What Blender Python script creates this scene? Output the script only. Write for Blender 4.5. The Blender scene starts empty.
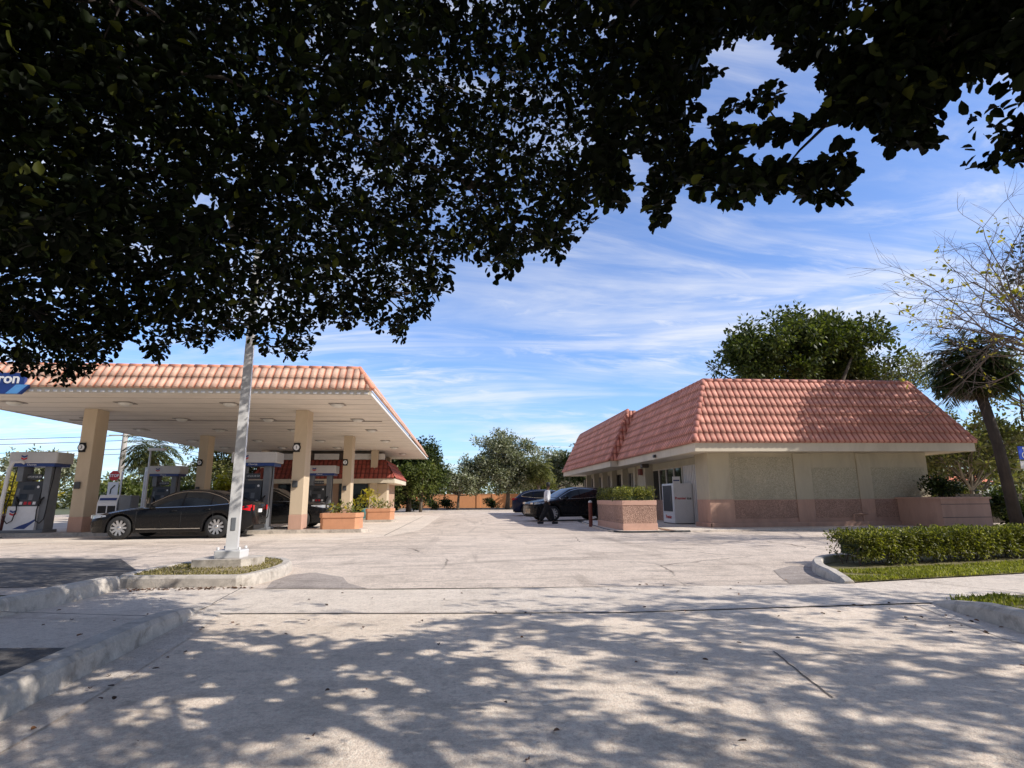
import bpy, math, random
import numpy as np
from mathutils import Vector, Matrix, noise
random.seed(7)
RNG = np.random.default_rng(11)
R = math.radians
SC = bpy.context.scene
COL = SC.collection

# ------------------------------------------------------------------ camera
F, H, PX, PY = 560.0, 1.15, 512.0, 384.0
pit = math.atan(113.5 / F)
yaw = math.atan(52 * math.cos(pit) / F)
roll = R(-0.45)
FW = np.array([math.sin(yaw) * math.cos(pit), math.cos(yaw) * math.cos(pit), math.sin(pit)])
RT = np.array([math.cos(yaw), -math.sin(yaw), 0.0])
UP = np.cross(RT, FW)
RT, UP = RT * math.cos(roll) + UP * math.sin(roll), UP * math.cos(roll) - RT * math.sin(roll)
CAM = np.array([0, 0, H])
cd = bpy.data.cameras.new('camera')
cam = bpy.data.objects.new('camera', cd)
COL.objects.link(cam)
cd.lens = F / 1024 * 36
cd.sensor_width = 36
cd.clip_start = 0.05
cd.clip_end = 3000
cam.matrix_world = Matrix(((RT[0], UP[0], -FW[0], 0), (RT[1], UP[1], -FW[1], 0), (RT[2], UP[2], -FW[2], H), (0, 0, 0, 1)))
SC.camera = cam

def view_dir(p):                       # where a point lies in the view (used only to shape the crown outline)
    v = p - CAM
    d = v @ FW
    return PX + F * (v @ RT) / d, PY - F * (v @ UP) / d, d

# ------------------------------------------------------------------ light
SUN = np.array([1.0, -0.45, 0.85]); SUN /= np.linalg.norm(SUN)
sl = bpy.data.lights.new('sun', 'SUN'); sl.energy = 5.0; sl.angle = R(0.42); sl.color = (1.0, 0.945, 0.87)
so = bpy.data.objects.new('sun', sl); COL.objects.link(so)
so.rotation_euler = Vector(SUN).to_track_quat('Z', 'Y').to_euler()
elev = math.asin(SUN[2]); azim = math.atan2(SUN[0], SUN[1])

W = bpy.data.worlds.new('World'); SC.world = W; W.use_nodes = True
nt = W.node_tree; nt.nodes.clear()
def wn(t, **k):
    n = nt.nodes.new(t)
    for a, b in k.items(): setattr(n, a, b)
    return n
wo = wn('ShaderNodeOutputWorld'); bg = wn('ShaderNodeBackground')
sky = wn('ShaderNodeTexSky', sky_type='NISHITA', sun_disc=False, sun_elevation=elev, sun_rotation=azim)
sky.air_density = 1.0; sky.dust_density = 0.6; sky.ozone_density = 2.0
tc = wn('ShaderNodeTexCoord'); sep = wn('ShaderNodeSeparateXYZ'); nt.links.new(tc.outputs['Generated'], sep.inputs[0])
zc = wn('ShaderNodeMath', operation='MAXIMUM'); zc.inputs[1].default_value = 0.02; nt.links.new(sep.outputs[2], zc.inputs[0])
za = wn('ShaderNodeMath', operation='ADD'); za.inputs[1].default_value = 0.12; nt.links.new(zc.outputs[0], za.inputs[0])
dx = wn('ShaderNodeMath', operation='DIVIDE'); dy = wn('ShaderNodeMath', operation='DIVIDE')
nt.links.new(sep.outputs[0], dx.inputs[0]); nt.links.new(za.outputs[0], dx.inputs[1])
nt.links.new(sep.outputs[1], dy.inputs[0]); nt.links.new(za.outputs[0], dy.inputs[1])
cmb = wn('ShaderNodeCombineXYZ'); nt.links.new(dx.outputs[0], cmb.inputs[0]); nt.links.new(dy.outputs[0], cmb.inputs[1])
def cloud(scale, rot, stretch, lo, hi, detail, dist, off=(0, 0, 0), rough=0.6):
    mp = wn('ShaderNodeMapping'); mp.inputs['Rotation'].default_value = (0, 0, R(rot)); mp.inputs['Scale'].default_value = (stretch[0], stretch[1], 1); mp.inputs['Location'].default_value = off
    nz = wn('ShaderNodeTexNoise'); nz.inputs['Scale'].default_value = scale; nz.inputs['Detail'].default_value = detail; nz.inputs['Distortion'].default_value = dist; nz.inputs['Roughness'].default_value = rough
    mr = wn('ShaderNodeMapRange', interpolation_type='SMOOTHSTEP'); mr.inputs['From Min'].default_value = lo; mr.inputs['From Max'].default_value = hi
    nt.links.new(cmb.outputs[0], mp.inputs['Vector']); nt.links.new(mp.outputs[0], nz.inputs['Vector']); nt.links.new(nz.outputs[0], mr.inputs['Value'])
    return mr.outputs[0]
c1 = cloud(1.1, 25, (0.45, 1.5), 0.37, 0.72, 7, 1.3, (3.1, 1.7, 0))
c2 = cloud(2.2, -30, (0.5, 1.5), 0.41, 0.78, 7, 1.6, (7.3, 0.4, 0), 0.62)
c3 = cloud(0.6, 10, (0.7, 1.0), 0.30, 0.58, 4, 0.3, (1.2, 5.0, 0))
m1 = wn('ShaderNodeMath', operation='MAXIMUM'); nt.links.new(c1, m1.inputs[0]); nt.links.new(c2, m1.inputs[1])
m2 = wn('ShaderNodeMath', operation='MULTIPLY'); nt.links.new(m1.outputs[0], m2.inputs[0]); nt.links.new(c3, m2.inputs[1])
m3 = wn('ShaderNodeMath', operation='MULTIPLY_ADD'); nt.links.new(m2.outputs[0], m3.inputs[0]); m3.inputs[1].default_value = 0.85; m3.inputs[2].default_value = 0.05; m3.use_clamp = True
mx = wn('ShaderNodeMix', data_type='RGBA')
hs = wn('ShaderNodeHueSaturation'); hs.inputs['Saturation'].default_value = 1.0; hs.inputs['Value'].default_value = 1.0; hs.inputs['Hue'].default_value = 0.505
nt.links.new(sky.outputs[0], hs.inputs['Color'])
tn = wn('ShaderNodeMix', data_type='RGBA', blend_type='MULTIPLY'); tn.inputs[0].default_value = 1.0; tn.inputs[7].default_value = (0.84, 1.12, 1.50, 1)
nt.links.new(hs.outputs[0], tn.inputs[6]); nt.links.new(m3.outputs[0], mx.inputs['Factor']); nt.links.new(tn.outputs[2], mx.inputs[6]); mx.inputs[7].default_value = (6.8, 6.8, 6.9, 1)
el = wn('ShaderNodeMapRange', interpolation_type='SMOOTHSTEP'); el.inputs[1].default_value = -.45; el.inputs[2].default_value = .30; el.inputs[3].default_value = .42; el.inputs[4].default_value = 1.0
nt.links.new(sep.outputs[1], el.inputs[0]); dp = wn('ShaderNodeMix', data_type='RGBA', blend_type='MULTIPLY'); dp.inputs[0].default_value = 1.0      # sky dimmed behind the camera to cut fill light and deepen shadows
nt.links.new(mx.outputs[2], dp.inputs[6]); nt.links.new(el.outputs[0], dp.inputs[7])
nt.links.new(dp.outputs[2], bg.inputs[0]); bg.inputs[1].default_value = 0.15
nt.links.new(bg.outputs[0], wo.inputs[0])

SC.view_settings.view_transform = 'Standard'; SC.view_settings.look = 'None'; SC.view_settings.exposure = 0
SC.cycles.max_bounces = 6; SC.cycles.diffuse_bounces = 3; SC.cycles.glossy_bounces = 3; SC.cycles.transmission_bounces = 3
SC.cycles.use_denoising = True

# ------------------------------------------------------------------ materials
def newmat(name):
    m = bpy.data.materials.new(name); m.use_nodes = True
    n = m.node_tree; b = n.nodes['Principled BSDF']
    return m, n, b
def N(n, t, **k):
    x = n.nodes.new(t)
    for a, v in k.items(): setattr(x, a, v)
    return x
def noise_node(n, vec, scale, detail=6, rough=0.6, dist=0, stretch=None, rot=0):
    if stretch or rot:
        mp = N(n, 'ShaderNodeMapping'); mp.inputs['Scale'].default_value = stretch or (1, 1, 1); mp.inputs['Rotation'].default_value = (0, 0, R(rot))
        n.links.new(vec, mp.inputs[0]); vec = mp.outputs[0]
    x = N(n, 'ShaderNodeTexNoise'); x.inputs['Scale'].default_value = scale; x.inputs['Detail'].default_value = detail
    x.inputs['Roughness'].default_value = rough; x.inputs['Distortion'].default_value = dist
    n.links.new(vec, x.inputs['Vector']); return x.outputs[0]
def rng(n, v, a, b, c=0.0, d=1.0):
    x = N(n, 'ShaderNodeMapRange'); x.inputs[1].default_value = a; x.inputs[2].default_value = b; x.inputs[3].default_value = c; x.inputs[4].default_value = d
    n.links.new(v, x.inputs[0]); return x.outputs[0]
def mixc(n, f, a, b, mode='MIX'):
    x = N(n, 'ShaderNodeMix', data_type='RGBA', blend_type=mode)
    if isinstance(f, (int, float)): x.inputs[0].default_value = f
    else: n.links.new(f, x.inputs[0])
    for i, v in ((6, a), (7, b)):
        if isinstance(v, tuple): x.inputs[i].default_value = (*v[:3], 1)
        else: n.links.new(v, x.inputs[i])
    return x.outputs[2]
def bump(n, b, h, strength=0.3, dist=0.02):
    x = N(n, 'ShaderNodeBump'); x.inputs['Strength'].default_value = strength; x.inputs['Distance'].default_value = dist
    n.links.new(h, x.inputs['Height']); n.links.new(x.outputs[0], b.inputs['Normal'])
def objvec(n): return N(n, 'ShaderNodeTexCoord').outputs['Object']

def surf(name, col, rough=0.8, var=0.25, scale=3, bumps=0.2, fine=60, metal=0, dirt=None, dirtamt=0.4, spec=0.5, streak=False):
    m, n, b = newmat(name)
    v = objvec(n)
    f = noise_node(n, v, scale, 6, 0.65, 0, (1, 1, 0.25) if streak else None)
    g = noise_node(n, v, fine, 3, 0.6)
    lo = tuple(c * (1 - var) for c in col); hi = tuple(min(1, c * (1 + var)) for c in col)
    c = mixc(n, rng(n, f, 0.3, 0.7), lo, hi)
    c = mixc(n, rng(n, g, 0.35, 0.65, 0, 0.5), c, tuple(x * (1 - var * 0.8) for x in col))
    if dirt:
        d = noise_node(n, v, scale * 0.7, 8, 0.7, 0.5, (1, 1, 0.3) if streak else None)
        c = mixc(n, rng(n, d, 0.5, 0.75, 0, dirtamt), c, dirt)
    n.links.new(c, b.inputs['Base Color']); b.inputs['Roughness'].default_value = rough; b.inputs['Metallic'].default_value = metal
    b.inputs['Specular IOR Level'].default_value = spec
    if bumps: bump(n, b, g, bumps, 0.01)
    return m

def pavement(name, base, dark, light, kind='asphalt'):
    m, n, b = newmat(name); v = objvec(n)
    big = noise_node(n, v, 0.18, 5, 0.6, 0.6)
    mid = noise_node(n, v, 1.1, 7, 0.7, 0.8)
    fine = noise_node(n, v, 55, 4, 0.75)
    c = mixc(n, rng(n, big, 0.3, 0.7), base, light)
    c = mixc(n, rng(n, mid, 0.46, 0.70, 0, 0.55), c, dark)
    gr = noise_node(n, v, 28, 5, 0.9); c = mixc(n, rng(n, gr, 0.50, 0.64, 0, 0.4), c, tuple(x * 0.75 for x in dark)); c = mixc(n, rng(n, gr, 0.50, 0.38, 0, 0.45), c, tuple(min(.95, x * 1.2) for x in light))
    s = noise_node(n, v, 0.8, 8, 0.68, 2.6, (0.24, 1.1, 1), 8)         # long rubbed tyre streaks
    c = mixc(n, rng(n, s, 0.50, 0.68, 0, 0.55 if kind == 'asphalt' else 0.22), c, tuple(x * 0.62 for x in dark))
    s2 = noise_node(n, v, 0.5, 8, 0.62, 2.2, (1.5, 0.2, 1), 30)
    c = mixc(n, rng(n, s2, 0.54, 0.70, 0, 0.5 if kind == 'asphalt' else 0.15), c, tuple(x * 0.7 for x in dark))
    sp = noise_node(n, v, 260, 2, 0.8)
    c = mixc(n, rng(n, fine, 0.45, 0.68, 0, 0.34), c, tuple(x * 0.6 for x in base))
    c = mixc(n, rng(n, sp, 0.54, 0.66, 0, 0.5), c, tuple(min(1, x * 1.2) for x in light))
    sp2 = noise_node(n, v, 120, 2, 0.9)
    c = mixc(n, rng(n, sp2, 0.58, 0.68, 0, 0.5), c, tuple(x * 0.45 for x in dark))
    pk = noise_node(n, v, 9, 6, 0.85, 0.3)
    c = mixc(n, rng(n, pk, 0.50, 0.66, 0, 0.5), c, tuple(x * 0.8 for x in dark))
    # oil spots
    o = noise_node(n, v, 2.3, 3, 0.5, 0.2)
    c = mixc(n, rng(n, o, 0.68, 0.76, 0, 0.5), c, tuple(x * 0.35 for x in dark))
    if kind == 'asphalt':
        wv = N(n, 'ShaderNodeMix', data_type='RGBA'); wv.inputs[0].default_value = 0.25
        nz = N(n, 'ShaderNodeTexNoise'); nz.inputs['Scale'].default_value = 1.3; nz.inputs['Detail'].default_value = 5; n.links.new(v, nz.inputs['Vector'])
        n.links.new(v, wv.inputs[6]); n.links.new(nz.outputs['Color'], wv.inputs[7])
        vo = N(n, 'ShaderNodeTexVoronoi', feature='DISTANCE_TO_EDGE'); vo.inputs['Scale'].default_value = 0.33; n.links.new(wv.outputs[2], vo.inputs['Vector'])
        msk = noise_node(n, v, 0.35, 3, 0.5)
        cr = rng(n, vo.outputs['Distance'], 0.0, 0.006, 1, 0)
        mm = N(n, 'ShaderNodeMath', operation='MULTIPLY'); n.links.new(cr, mm.inputs[0]); n.links.new(rng(n, msk, 0.48, 0.58, 0, 0.75), mm.inputs[1])
        c = mixc(n, mm.outputs[0], c, tuple(x * 0.3 for x in dark))
    n.links.new(c, b.inputs['Base Color']); b.inputs['Roughness'].default_value = 0.93; b.inputs['Specular IOR Level'].default_value = 0.2
    ad = N(n, 'ShaderNodeMath', operation='ADD'); n.links.new(fine, ad.inputs[0]); n.links.new(mid, ad.inputs[1])
    bump(n, b, ad.outputs[0], 0.8, 0.015)
    return m

def leafmat(name, dark, mid, light, trans=0.25, rough=0.5, yellow=None, spec=0.3):
    m, n, b = newmat(name)
    geo = N(n, 'ShaderNodeNewGeometry'); cr = N(n, 'ShaderNodeValToRGB')
    e = cr.color_ramp.elements; e[0].color = (*dark, 1); e[1].color = (*light, 1); e[1].position = 0.93
    x = e.new(0.5); x.color = (*mid, 1)
    if yellow: x = e.new(0.985); x.color = (*yellow, 1)
    n.links.new(geo.outputs['Random Per Island'], cr.inputs[0])
    v = objvec(n); q = noise_node(n, v, 0.9, 3)
    c = mixc(n, rng(n, q, 0.35, 0.65, 0.0, 0.55), cr.outputs[0], tuple(a * 0.55 for a in mid))
    n.links.new(c, b.inputs['Base Color']); b.inputs['Roughness'].default_value = rough; b.inputs['Specular IOR Level'].default_value = spec
    t = N(n, 'ShaderNodeBsdfTranslucent'); mixs = N(n, 'ShaderNodeMixShader'); mixs.inputs[0].default_value = trans
    tcx = mixc(n, 1.0, c, (1.5, 1.7, 0.5), 'MULTIPLY'); n.links.new(tcx, t.inputs[0])
    n.links.new(b.outputs[0], mixs.inputs[1]); n.links.new(t.outputs[0], mixs.inputs[2])
    n.links.new(mixs.outputs[0], n.nodes['Material Output'].inputs[0])
    return m

def barkmat(name, col, lo=0.5):
    m, n, b = newmat(name); v = objvec(n)
    a = noise_node(n, v, 9, 8, 0.7, 0.4, (1, 1, 0.2)); p = noise_node(n, v, 1.6, 4, 0.6)
    c = mixc(n, rng(n, a, 0.35, 0.65), tuple(x * lo for x in col), col)
    c = mixc(n, rng(n, p, 0.45, 0.7, 0, 0.5), c, tuple(min(1, x * 1.5) for x in col))
    n.links.new(c, b.inputs['Base Color']); b.inputs['Roughness'].default_value = 0.9; bump(n, b, a, 0.6, 0.03); return m

def tilemat(name, col, pitch, var=0.3, valley=(0.3, 0.08, 0.05)):
    m, n, b = newmat(name)
    uv = N(n, 'ShaderNodeUVMap'); 
    wn_ = N(n, 'ShaderNodeTexWhiteNoise', noise_dimensions='2D')
    fl = N(n, 'ShaderNodeVectorMath', operation='FLOOR'); n.links.new(uv.outputs[0], fl.inputs[0]); n.links.new(fl.outputs[0], wn_.inputs['Vector'])
    v = objvec(n); g = noise_node(n, v, 1.0, 7, 0.7, 0.6); g2 = noise_node(n, v, 14, 5, 0.7)
    c = mixc(n, wn_.outputs['Value'], tuple(x * (1 - var) for x in col), tuple(min(1, x * (1 + var)) for x in col))
    c = mixc(n, rng(n, g2, 0.4, 0.7, 0, 0.4), c, tuple(min(1, a) for a in (col[0] * 1.15, col[1] * 1.5, col[2] * 1.6)))
    c = mixc(n, rng(n, g, 0.44, 0.70, 0, 0.7), c, (col[0] * 0.5, col[1] * 0.5, col[2] * 0.52))
    st = noise_node(n, v, 2.2, 8, 0.75, 0.3, (1, 1, .22)); c = mixc(n, rng(n, st, 0.52, 0.7, 0, 0.5), c, (col[0] * 0.38, col[1] * 0.36, col[2] * 0.38))
    # pans between the barrels: mortar colour and valley shade, both painted dark red
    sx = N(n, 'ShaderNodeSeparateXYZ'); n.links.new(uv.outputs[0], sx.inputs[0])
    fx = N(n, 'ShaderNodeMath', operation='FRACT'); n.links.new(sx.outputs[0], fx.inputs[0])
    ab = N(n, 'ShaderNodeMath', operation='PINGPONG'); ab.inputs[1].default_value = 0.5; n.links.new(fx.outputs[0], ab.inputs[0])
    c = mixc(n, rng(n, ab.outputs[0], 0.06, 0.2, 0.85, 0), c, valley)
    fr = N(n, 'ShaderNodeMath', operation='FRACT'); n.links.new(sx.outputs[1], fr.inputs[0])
    c = mixc(n, rng(n, fr.outputs[0], 0.78, 1.0, 0, 0.6), c, (col[0] * 0.35, col[1] * 0.4, col[2] * 0.45))  # shade under the next course's lip, painted into the tile colour
    n.links.new(c, b.inputs['Base Color']); b.inputs['Roughness'].default_value = 0.75; bump(n, b, g2, 0.3, 0.01); return m

def pebble(name, a, c2):
    m, n, b = newmat(name); v = objvec(n)
    vo = N(n, 'ShaderNodeTexVoronoi'); vo.inputs['Scale'].default_value = 38; n.links.new(v, vo.inputs['Vector'])
    ramp = N(n, 'ShaderNodeSeparateXYZ'); n.links.new(vo.outputs['Color'], ramp.inputs[0])
    f = noise_node(n, v, 0.9, 7, 0.65, 0.3, (1, 1, 0.5))
    c = mixc(n, ramp.outputs[0], a, c2)
    c = mixc(n, rng(n, vo.outputs['Distance'], 0.35, 0.8, 0, 0.35), c, tuple(x * 0.45 for x in a))
    c = mixc(n, rng(n, f, 0.4, 0.72, 0, 0.45), c, tuple(x * 0.6 for x in a))
    n.links.new(c, b.inputs['Base Color']); b.inputs['Roughness'].default_value = 0.92
    bump(n, b, vo.outputs['Distance'], 0.7, 0.02); return m

def glassmat(name, col=(0.012, 0.015, 0.018), rough=0.05):
    m, n, b = newmat(name); v = objvec(n); f = noise_node(n, v, 2.0, 3)
    n.links.new(mixc(n, rng(n, f, 0.35, 0.65), tuple(c * 0.6 for c in col), tuple(c * 1.5 for c in col)), b.inputs['Base Color'])
    b.inputs['Roughness'].default_value = rough; b.inputs['Specular IOR Level'].default_value = 0.4; b.inputs['IOR'].default_value = 1.5; return m
def paint(name, col, rough=0.25, coat=1.0, metal=0.0):
    m, n, b = newmat(name); v = objvec(n); f = noise_node(n, v, 5, 6, 0.7)
    n.links.new(mixc(n, rng(n, f, 0.3, 0.8, 0, 0.35), col, tuple(min(1, c * 1.25 + 0.002) for c in col)), b.inputs['Base Color'])
    n.links.new(rng(n, f, 0.3, 0.8, rough * 0.8, rough * 1.4), b.inputs['Roughness'])
    b.inputs['Coat Weight'].default_value = coat * .15; b.inputs['Coat Roughness'].default_value = 0.04; b.inputs['Specular IOR Level'].default_value = .2 if metal == 0 else .5; b.inputs['Metallic'].default_value = metal; return m

M = {}
M['ground'] = surf('dry_soil_and_grass', (0.12, 0.13, 0.06), 0.95, 0.4, 0.5, 0.5, 20)
M['asphalt'] = pavement('worn_sunbleached_asphalt', (0.69, 0.565, 0.46), (0.26, 0.21, 0.175), (0.86, 0.72, 0.60))
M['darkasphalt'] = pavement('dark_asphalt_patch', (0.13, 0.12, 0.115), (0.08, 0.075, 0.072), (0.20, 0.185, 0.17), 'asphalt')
M['apron'] = pavement('driveway_concrete', (0.95, 0.75, 0.585), (0.44, 0.35, 0.275), (0.97, 0.82, 0.67), 'concrete')
M['concrete'] = pavement('pale_concrete', (0.80, 0.675, 0.56), (0.48, 0.40, 0.33), (0.88, 0.76, 0.645), 'concrete')
M['kerb'] = surf('kerb_concrete', (0.56, 0.50, 0.43), 0.9, 0.28, 5, 0.7, 60, dirt=(0.16, 0.13, 0.105), dirtamt=0.95)
M['kerbdark'] = surf('black_painted_kerb', (0.04, 0.038, 0.036), 0.7, 0.5, 4, 0.4, 60, dirt=(0.2, 0.18, 0.16), dirtamt=0.5)
M['joint'] = surf('joint_filler', (0.16, 0.13, 0.11), 0.95, 0.3, 5, 0.3)
M['grasssoil'] = surf('grass_soil', (0.20, 0.17, 0.07), 0.95, 0.5, 3, 0.7, 40)
M['drysoil'] = surf('dry_leaf_soil', (0.34, 0.27, 0.15), 0.95, 0.5, 10, 0.8, 60)
M['tile'] = tilemat('terracotta_tile', (0.74, 0.33, 0.24), 0.25, 0.22, (0.36, 0.07, 0.045))
M['tile2'] = tilemat('orange_terracotta_tile', (0.86, 0.53, 0.38), 0.25, 0.14, (0.52, 0.16, 0.08))
M['tile3'] = tilemat('deep_red_tile', (0.36, 0.075, 0.05), 0.25, 0.2, (0.12, 0.02, 0.015))
M['tilecap'] = surf('ridge_cap_tile', (0.82, 0.33, 0.20), 0.7, 0.25, 6, 0.3, 50, dirt=(0.2, 0.1, 0.08), dirtamt=0.5)
M['tilecapdark'] = surf('hip_cap_tile', (0.55, 0.22, 0.165), 0.7, 0.25, 6, 0.3, 50, dirt=(0.2, 0.1, 0.08), dirtamt=0.5)
M['stucco'] = surf('beige_stucco', (0.55, 0.485, 0.35), 0.9, 0.12, 1.5, 0.4, 90, dirt=(0.28, 0.22, 0.16), dirtamt=0.45, streak=True)
M['columnpaint'] = surf('tan_column_paint', (0.61, 0.49, 0.345), 0.8, 0.08, 1.5, 0.25, 90, dirt=(0.36, 0.27, 0.18), dirtamt=0.3, streak=True)
M['pinkband'] = surf('pink_painted_base', (0.56, 0.345, 0.255), 0.88, 0.15, 2, 0.3, 90, dirt=(0.22, 0.13, 0.10), dirtamt=0.45, streak=True)
M['fascia'] = surf('cream_fascia_paint', (0.70, 0.62, 0.48), 0.7, 0.08, 1.2, 0.15, 60, dirt=(0.3, 0.25, 0.18), dirtamt=0.35, streak=True)
M['soffit'] = surf('canopy_soffit_panels', (0.74, 0.67, 0.58), 0.6, 0.08, 0.7, 0.1, 40, dirt=(0.38, 0.33, 0.28), dirtamt=0.4)
M['whitetrim'] = surf('white_trim', (0.78, 0.76, 0.73), 0.5, 0.08, 3, 0.1, 60, dirt=(0.4, 0.37, 0.33), dirtamt=0.35)
M['pebblegrey'] = pebble('grey_pebble_dash', (0.45, 0.40, 0.28), (0.68, 0.61, 0.45))
M['pebblepink'] = pebble('pink_pebble_dash', (0.34, 0.20, 0.145), (0.66, 0.42, 0.32))
M['flat'] = surf('roof_membrane', (0.35, 0.34, 0.33), 0.9, 0.2)
M['glass'] = glassmat('dark_window_glass')
M['mullion'] = surf('pale_aluminium_frame', (0.55, 0.50, 0.42), 0.45, 0.1, 3, 0.05, 60)
M['bronze'] = surf('brown_bronze_frame', (0.07, 0.05, 0.035), 0.4, 0.2, 3, 0.05, 60)
M['post'] = surf('white_post_paint', (0.66, 0.65, 0.64), 0.5, 0.08, 3, 0.15, 60, dirt=(0.4, 0.36, 0.33), dirtamt=0.3, streak=True)
M['black'] = surf('black_rubber', (0.015, 0.015, 0.016), 0.75, 0.3, 8, 0.2, 60)
M['darkgrey'] = surf('dark_grey_plastic', (0.055, 0.058, 0.062), 0.45, 0.2, 5, 0.1, 60)
M['midgrey'] = surf('mid_grey_metal', (0.17, 0.18, 0.195), 0.45, 0.15, 4, 0.1, 60)
M['pumpwhite'] = surf('white_pump_enamel', (0.74, 0.74, 0.75), 0.35, 0.06, 4, 0.05, 60, dirt=(0.4, 0.38, 0.36), dirtamt=0.3)
M['pumpgrey'] = surf('light_grey_valance', (0.55, 0.53, 0.51), 0.45, 0.08, 4, 0.05, 60, dirt=(0.35, 0.33, 0.3), dirtamt=0.3)
M['blue'] = surf('deep_blue_enamel', (0.015, 0.045, 0.20), 0.35, 0.12, 4, 0.05)
M['lightblue'] = surf('light_blue_enamel', (0.10, 0.30, 0.62), 0.35, 0.12, 4, 0.05)
M['red'] = surf('red_enamel', (0.55, 0.02, 0.03), 0.4, 0.12, 4, 0.05)
M['orangewall'] = surf('orange_painted_wall', (0.72, 0.33, 0.15), 0.9, 0.12, 1, 0.3, 50, dirt=(0.4, 0.2, 0.1), dirtamt=0.4, streak=True)
M['screen'] = glassmat('pump_screen', (0.03, 0.035, 0.04), 0.2)
M['white'] = surf('clean_white', (0.82, 0.82, 0.82), 0.5, 0.05, 5, 0.05)
M['iceside'] = surf('ice_box_white', (0.80, 0.80, 0.79), 0.4, 0.06, 2, 0.05, 60, dirt=(0.5, 0.49, 0.47), dirtamt=0.35)
M['steelgrey'] = surf('brushed_steel', (0.28, 0.28, 0.28), 0.45, 0.15, 6, 0.1, 80, metal=0.4)
M['hole'] = surf('lamp_recess', (0.3, 0.27, 0.24), 0.6, 0.1)
M['lens'] = surf('lamp_lens', (0.70, 0.68, 0.62), 0.3, 0.1)
M['teal'] = surf('teal_glazed_pot', (0.12, 0.34, 0.38), 0.35, 0.15)
M['brownpost'] = surf('brown_red_paint', (0.20, 0.05, 0.035), 0.55, 0.2)
M['grout'] = surf('dark_trench', (0.03, 0.028, 0.026), 0.9, 0.2)
M['carblack'] = paint('black_car_paint', (0.006, 0.006, 0.007))
M['carnavy'] = paint('navy_car_paint', (0.006, 0.012, 0.045))
M['carpearl'] = paint('black_pearl_paint', (0.005, 0.005, 0.006))
M['carglass'] = glassmat('tinted_car_glass', (0.008, 0.01, 0.013), 0.03)
M['chrome'] = paint('bright_chrome', (0.6, 0.6, 0.6), 0.15, 0.2, 1.0)
M['rim'] = paint('silver_alloy', (0.55, 0.54, 0.53), 0.3, 0.3, 0.85)
M['taillight'] = paint('red_tail_lens', (0.5, 0.008, 0.012), 0.1)
M['headlight'] = paint('clear_headlamp', (0.45, 0.46, 0.48), 0.1, 1.0, 0.3)
M['tyre'] = surf('tyre_rubber', (0.02, 0.02, 0.02), 0.8, 0.3, 10, 0.3)
M['skin'] = surf('brown_skin', (0.10, 0.05, 0.032), 0.55, 0.1)
M['hair'] = surf('black_hair', (0.008, 0.007, 0.007), 0.6, 0.3, 20, 0.5, 90)
M['shirt'] = surf('white_shirt', (0.72, 0.73, 0.76), 0.8, 0.08, 8, 0.3, 60)
M['trousers'] = surf('black_trousers', (0.012, 0.012, 0.014), 0.85, 0.2, 8, 0.3, 60)
M['poleconc'] = surf('grey_concrete_pole', (0.48, 0.44, 0.40), 0.9, 0.12, 2, 0.3, 40, streak=True)
M['bark'] = barkmat('grey_brown_bark', (0.17, 0.135, 0.10))
M['barkpale'] = barkmat('pale_mottled_bark', (0.30, 0.255, 0.19), 0.45)
M['barkdark'] = barkmat('dark_bark', (0.06, 0.045, 0.035))
M['twig'] = barkmat('thin_grey_twigs', (0.17, 0.125, 0.10))
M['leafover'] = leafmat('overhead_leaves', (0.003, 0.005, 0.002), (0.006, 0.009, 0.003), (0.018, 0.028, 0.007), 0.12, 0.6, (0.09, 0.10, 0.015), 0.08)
M['leafdark'] = leafmat('dark_leaves', (0.014, 0.024, 0.007), (0.04, 0.06, 0.016), (0.12, 0.15, 0.04), 0.15)
M['leafgreen'] = leafmat('mid_green_leaves', (0.04, 0.055, 0.014), (0.11, 0.14, 0.04), (0.24, 0.26, 0.08), 0.25)
M['leafmid'] = leafmat('mixed_green_leaves', (0.02, 0.032, 0.008), (0.065, 0.085, 0.02), (0.20, 0.22, 0.05), 0.25)
M['leafsilver'] = leafmat('silvery_leaves', (0.09, 0.10, 0.055), (0.24, 0.26, 0.16), (0.52, 0.52, 0.40), 0.15)
M['leafyellow'] = leafmat('yellow_leaves', (0.16, 0.15, 0.02), (0.36, 0.31, 0.04), (0.6, 0.46, 0.06), 0.35)
M['leafolive'] = leafmat('olive_leaves', (0.05, 0.06, 0.02), (0.15, 0.16, 0.055), (0.34, 0.32, 0.13), 0.25)
M['leafhedge'] = leafmat('hedge_leaves', (0.035, 0.04, 0.01), (0.16, 0.17, 0.035), (0.50, 0.46, 0.11), 0.25, 0.4)
M['frond'] = leafmat('palm_frond', (0.03, 0.045, 0.015), (0.08, 0.10, 0.035), (0.20, 0.20, 0.07), 0.2)
M['deadfrond'] = leafmat('dead_palm_frond', (0.06, 0.045, 0.03), (0.15, 0.115, 0.075), (0.30, 0.24, 0.16), 0.1)
M['grass'] = leafmat('grass_blades', (0.10, 0.11, 0.02), (0.28, 0.28, 0.05), (0.55, 0.50, 0.13), 0.3)
M['litter'] = leafmat('fallen_leaves', (0.04, 0.02, 0.012), (0.12, 0.06, 0.03), (0.30, 0.13, 0.05), 0.0)
M['housewall'] = surf('pale_house_wall', (0.6, 0.55, 0.5), 0.9, 0.1)
M['housegrey'] = surf('taupe_house_wall', (0.30, 0.25, 0.20), 0.9, 0.1)

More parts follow.
